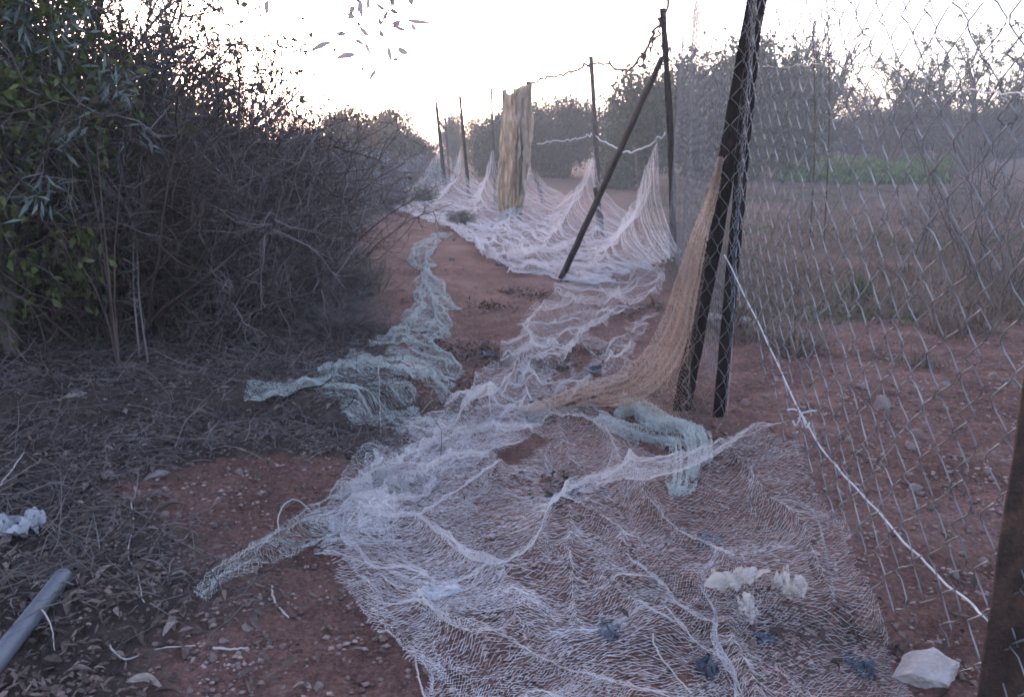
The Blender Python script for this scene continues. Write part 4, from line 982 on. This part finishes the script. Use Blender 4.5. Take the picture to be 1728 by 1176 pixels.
# single larger dead leaves
def dead_leaf_mesh(seed):
    g = np.random.default_rng(seed); nu, nv = 9, 5; u = np.linspace(0, 1, nu)[:, None]; v = np.linspace(-1, 1, nv)[None]
    w = .15*np.sin(math.pi*u**.8)**.8; c = (.5+g.random())*.6
    Xc = u+0*v-.5; Yc = v*w; Zc = .10*np.sin(u*math.pi*(1+.5*g.random()))*(.5+c)+.55*np.abs(v)*w*(1+2*u*g.random())+.03*fbm(u*4+seed, v*2, 2, seed)
    idx = np.arange(nu*nv).reshape(nu, nv); Q = np.stack([idx[:-1, :-1], idx[:-1, 1:], idx[1:, 1:], idx[1:, :-1]], -1).reshape(-1, 4)
    return mesh_np('dead_leaf', np.stack([Xc, Yc, Zc], -1).reshape(-1, 3), [Q], True)
DL = [dead_leaf_mesh(480+k) for k in range(5)]
for d_ in DL: d_.materials.append(M['litter'])
def dead_leaf(px, py, lpx, label, group, g, mat=None, rot=None):
    p = G(px, py); d = p[1]*math.cos(PITCH)+(H-p[2])*math.sin(PITCH); s = lpx*d/F
    o = link('dead_leaf', DL[g.integers(0, 5)]); o.location = p+[0, 0, .012]; o.scale = (s, s*(.8+.5*g.random()), s); o.rotation_euler = (g.normal()*.3, g.normal()*.25, g.random()*6.28 if rot is None else rot)
    if mat: o.material_slots[0].link = 'OBJECT'; o.material_slots[0].material = mat
    return tag(o, label, 'leaf', group)
g = np.random.default_rng(490); k = 0
while k < 150:
    px = 560*g.random()**1.3; py = 690+500*g.random()
    if px > 300 and 740 < py < 1000 and g.random() < .75: continue
    pale = g.random() < .28
    where = 'around the grey pipe' if px < 230 and py > 930 else 'on the red soil beside the white net' if px > 300 and py > 930 else 'in the litter under the ledge' if py < 800 else 'in the dark litter beside the plastic bag'
    lab_ = ('bleached pale dead leaf ' if pale else 'curled brown dead leaf ')+where
    dead_leaf(px, py, 22+28*g.random()**2, lab_, lab_.replace('leaf', 'leaves'), g, M['litter_pale'] if pale else None); k += 1
for (px, py, l, lab, r_) in [(180, 970, 46, 'pale upright dead leaf beside the end of the pipe', 1.3), (305, 980, 44, 'long whitish dead leaf on the red soil right of the pipe', .2), (362, 720, 30, 'pale dead leaf in the dark litter under the ledge', 1.2), (245, 1165, 70, 'large pale dead leaf at the foot of the picture near the pipe', .1), (560, 690, 26, 'light leaf lying on the ledge by the green net', 1.0)]:
    dead_leaf(px, py, l, lab, None, g, M['litter_pale'], r_)

# ------------------------------------------------------------------ single sticks
def stick(pts, r, mat, label, cat='stick', z=None):
    P = crom([G(a, b, (.012 if len(q) == 0 else q[0])) for a, b, *q in pts], 14)
    gg = np.random.default_rng(int(pts[0][0])); P += gg.normal(size=P.shape)*.0015
    m = MB(); m.add(*tubes(P[None], np.linspace(r, r*.6, 14)[None], 5, True)); return tag(link('stick', m.mesh('stick', True), M[mat]), label, cat)
stick([(222, 850), (226, 885), (218, 940), (235, 985), (243, 1022)], .0028, 'twig_pale', 'long thin pale stick lying upright in the litter')
stick([(458, 992), (465, 1020), (488, 1047)], .004, 'twig_pale', 'short bent pale stick on the bare red soil')
stick([(640, 648, .10), (641, 690, .05), (642, 735)], .003, 'twig_pale', 'thin straw leaning on the earth ledge')
stick([(470, 898, .01), (474, 880, .05), (500, 872, .07), (528, 876, .03)], .0022, 'twig_pale', 'thin white looped straw at the edge of the green net tail')
stick([(0, 842, .05), (20, 815, .05), (44, 786, .06)], .004, 'twig_pale', 'thick whitish stick slanting in the litter below the bush')
stick([(700, 1110), (708, 1150), (718, 1190)], .003, 'twig_pale', 'straw lying beside the lower edge of the white net')
stick([(1102, 1078, .02), (1104, 1100, .02), (1130, 1140, .02), (1165, 1180, .02)], .0028, 'twig_pale', 'thin white straw on the net near the blue scrap')
stick([(270, 600), (330, 605), (430, 612), (555, 598)], .006, 'twig_brown', 'long dark branch lying at the foot of the thicket')
stick([(450, 610), (520, 605), (580, 590)], .007, 'wood', 'dark bent stick on the path edge before the thicket')
stick([(185, 1095), (215, 1118), (260, 1100), (330, 1095)], .003, 'twig_pale', 'forked pale stick among the leaves near the pipe')
stick([(360, 1098), (390, 1099), (418, 1097)], .004, 'twig_pale', 'short flat white straw on the red soil')
stick([(60, 1040, .05), (88, 1075, .05), (92, 1100)], .0025, 'twig_pale', 'thin bent twig resting on the grey pipe')
stick([(1345, 868, .06), (1370, 890, .06), (1385, 925, .05), (1408, 1030, .02)], .007, 'twig', 'pale stick caught upright in the right side of the net')
stick([(560, 668), (580, 655, .02), (583, 690), (600, 672)], .004, 'dark_iron', 'dark curled root on the green net at the ledge')
stick([(665, 655, .07), (685, 658, .07), (703, 670, .06)], .004, 'dark_iron', 'thin dark twig on the rounded fold of green net')
stick([(485, 680, .03), (515, 668, .04), (545, 665, .05), (562, 652, .05)], .005, 'dark_iron', 'dark wavy twig along the green net on the ledge')

# ------------------------------------------------------------------ pipe
pe = G(112, 985, .035); ps = G(-80, 1235, .035); ax = nrm(pe-ps); L = np.linalg.norm(pe-ps); rp = .026
root = thing('plastic_pipe', 'grey plastic pipe lying in the dead leaves', 'pipe', ps)
side = nrm(np.cross(ax, [0, 0, 1])); upv = np.cross(side, ax)
rings = [(0, rp), (.02, rp), (L-.05, rp), (L-.012, rp), (L-.003, rp*.9), (L, rp*.72)]
an = np.arange(28)*2*math.pi/28; V = []
for t, r_ in rings: V.append(ax*t+r_*(np.cos(an)[:, None]*side+np.sin(an)[:, None]*upv))
nr = len(rings); idx = np.arange(nr*28).reshape(nr, 28); Q = np.stack([idx[:-1], np.roll(idx[:-1], -1, 1), np.roll(idx[1:], -1, 1), idx[1:]], -1).reshape(-1, 4)
m = MB(); m.add(np.concatenate(V), [Q, [idx[-1]], [idx[0][::-1]]]); link('tube', m.mesh('tube', True), M['pipe'], root)
V = []
for t, r_ in [(L-.075, rp*1.0), (L-.074, rp*1.045), (L-.066, rp*1.045), (L-.065, rp*1.0)]: V.append(ax*t+r_*(np.cos(an)[:, None]*side+np.sin(an)[:, None]*upv))
idx = np.arange(4*28).reshape(4, 28); Q = np.stack([idx[:-1], np.roll(idx[:-1], -1, 1), np.roll(idx[1:], -1, 1), idx[1:]], -1).reshape(-1, 4)
m = MB(); m.add(np.concatenate(V), [Q]); link('rim_ring', m.mesh('rim_ring', True), M['pipe'], root)

# ------------------------------------------------------------------ litter of plastic and rag
def crumple(name, px, py, wx, wy, amp, seed, mat, label, cat, rot=0.0, stand=0.0, n=34, lift=.01, tear=.0, fr=3.2):
    g = np.random.default_rng(seed); p = G(px, py); u, v = np.meshgrid(np.linspace(-.5, .5, n), np.linspace(-.5, .5, n), indexing='ij')
    ed = (1+.28*fbm(np.arctan2(v, u)*1.6+seed, u*0, 3, seed))*(1-.35*np.clip(np.abs(u)+np.abs(v)-.5, 0, 1)*1.6)
    x = (u*ed+.12*fbm(u*3+seed, v*3, 3, seed+1))*wx; y = (v*ed+.12*fbm(u*3, v*3+seed, 3, seed+2))*wy
    rd = 1-np.abs(fbm(u*fr+seed, v*fr*(wy/wx if fr < 3 else 1), 3, seed+3))
    z = amp*(np.clip(rd, 0, 1)**1.5+.25*fbm(u*9, v*9+seed, 2, seed+4))*(1-.5*np.maximum(np.abs(u), np.abs(v)))+stand*(v+.5)*wy
    c, s = math.cos(rot), math.sin(rot); X_ = p[0]+x*c-y*s; Y_ = p[1]+x*s+y*c; Z_ = np.maximum(gz(X_, Y_)+lift+z, gz(X_, Y_)+.006)
    idx = np.arange(n*n).reshape(n, n); Q = np.stack([idx[:-1, :-1], idx[1:, :-1], idx[1:, 1:], idx[:-1, 1:]], -1).reshape(-1, 4)
    if tear:
        cu = (u[:-1, :-1]+u[1:, 1:])/2; cv = (v[:-1, :-1]+v[1:, 1:])/2; k = (fbm(cu*6+seed, cv*6, 3, seed+9) > -tear).ravel(); Q = Q[k]
    return tag(link(name, mesh_np(name, np.stack([X_, Y_, Z_], -1).reshape(-1, 3), [Q], True), mat), label, cat)
crumple('plastic_bag', 22, 905, .17, .13, .075, 501, M['bag'], 'crumpled white plastic bag at the edge of the leaf litter', 'bag', .3)
crumple('rag', 1235, 1010, .17, .075, .045, 502, M['rag'], 'torn cream rag stretched on the net with a tapering end', 'rag', .30, lift=.05, fr=1.7)
crumple('rag', 1328, 1015, .08, .10, .075, 503, M['rag'], 'bunched cream rag forming a rounded loop on the net', 'rag', .6, lift=.03, tear=.55, fr=2.0)
crumple('rag', 1262, 1048, .05, .07, .03, 504, M['rag'], 'small yellowish flap hanging from the torn cream rag', 'rag', .2, stand=.6)
crumple('plastic_scrap', 1192, 1135, .055, .09, .03, 505, M['blue_scrap'], 'crumpled blue plastic scrap below the cream rag', 'plastic scrap', .1)
crumple('plastic_scrap', 945, 845, .13, .07, .03, 506, M['blue_scrap'], 'blue plastic strip in the hollow of the white net', 'plastic scrap', .4, tear=.3)
crumple('plastic_scrap', 1024, 1065, .06, .10, .02, 507, M['blue_scrap'], 'blue plastic scrap under the front folds of the net', 'plastic scrap', .0, tear=.3)
crumple('plastic_scrap', 1195, 918, .09, .07, .03, 508, M['blue_scrap'], 'blue scrap seen through the net left of the upright stick', 'plastic scrap', .5, tear=.2)
crumple('plastic_scrap', 822, 602, .13, .10, .03, 509, M['blue_scrap'], 'dark blue scrap on the path beside the bunched white net', 'plastic scrap', .3, tear=.3)
crumple('plastic_scrap', 1455, 1130, .07, .08, .02, 510, M['blue_scrap'], 'faded blue scrap beside the pale angular block', 'plastic scrap', .8, tear=.2)
crumple('plastic_scrap', 1290, 1085, .07, .04, .02, 511, M['blue_scrap'], 'narrow blue scrap in the dark gap under the cream rag', 'plastic scrap', .2)
crumple('plastic_sheet', 740, 1022, .13, .07, .012, 512, M['bag'], 'thin whitish plastic film lying on the white net', 'plastic sheet', .1, lift=.05)
crumple('plastic_scrap', 1000, 628, .10, .06, .03, 513, M['blue_scrap'], 'dark blue scrap beside the tan net', 'plastic scrap', .8)

# ------------------------------------------------------------------ haze volume added to imitate a lens-flare veil
hb = MB(); hb.box((0, 140, 3.5), (620, 580, 9.4))
hm = bpy.data.materials.new('flare_veil_haze'); hm.use_nodes = True; hm.node_tree.nodes.remove(hm.node_tree.nodes['Principled BSDF'])
pv = hm.node_tree.nodes.new('ShaderNodeVolumePrincipled'); pv.inputs['Density'].default_value = .0042; pv.inputs['Color'].default_value = (.84, .90, .95, 1); pv.inputs['Anisotropy'].default_value = .3
hm.node_tree.links.new(pv.outputs[0], hm.node_tree.nodes['Material Output'].inputs['Volume'])
tag(link('haze', hb.mesh('haze'), hm), 'added haze volume imitating a lens-flare veil over path and field', 'haze', kind='stuff')
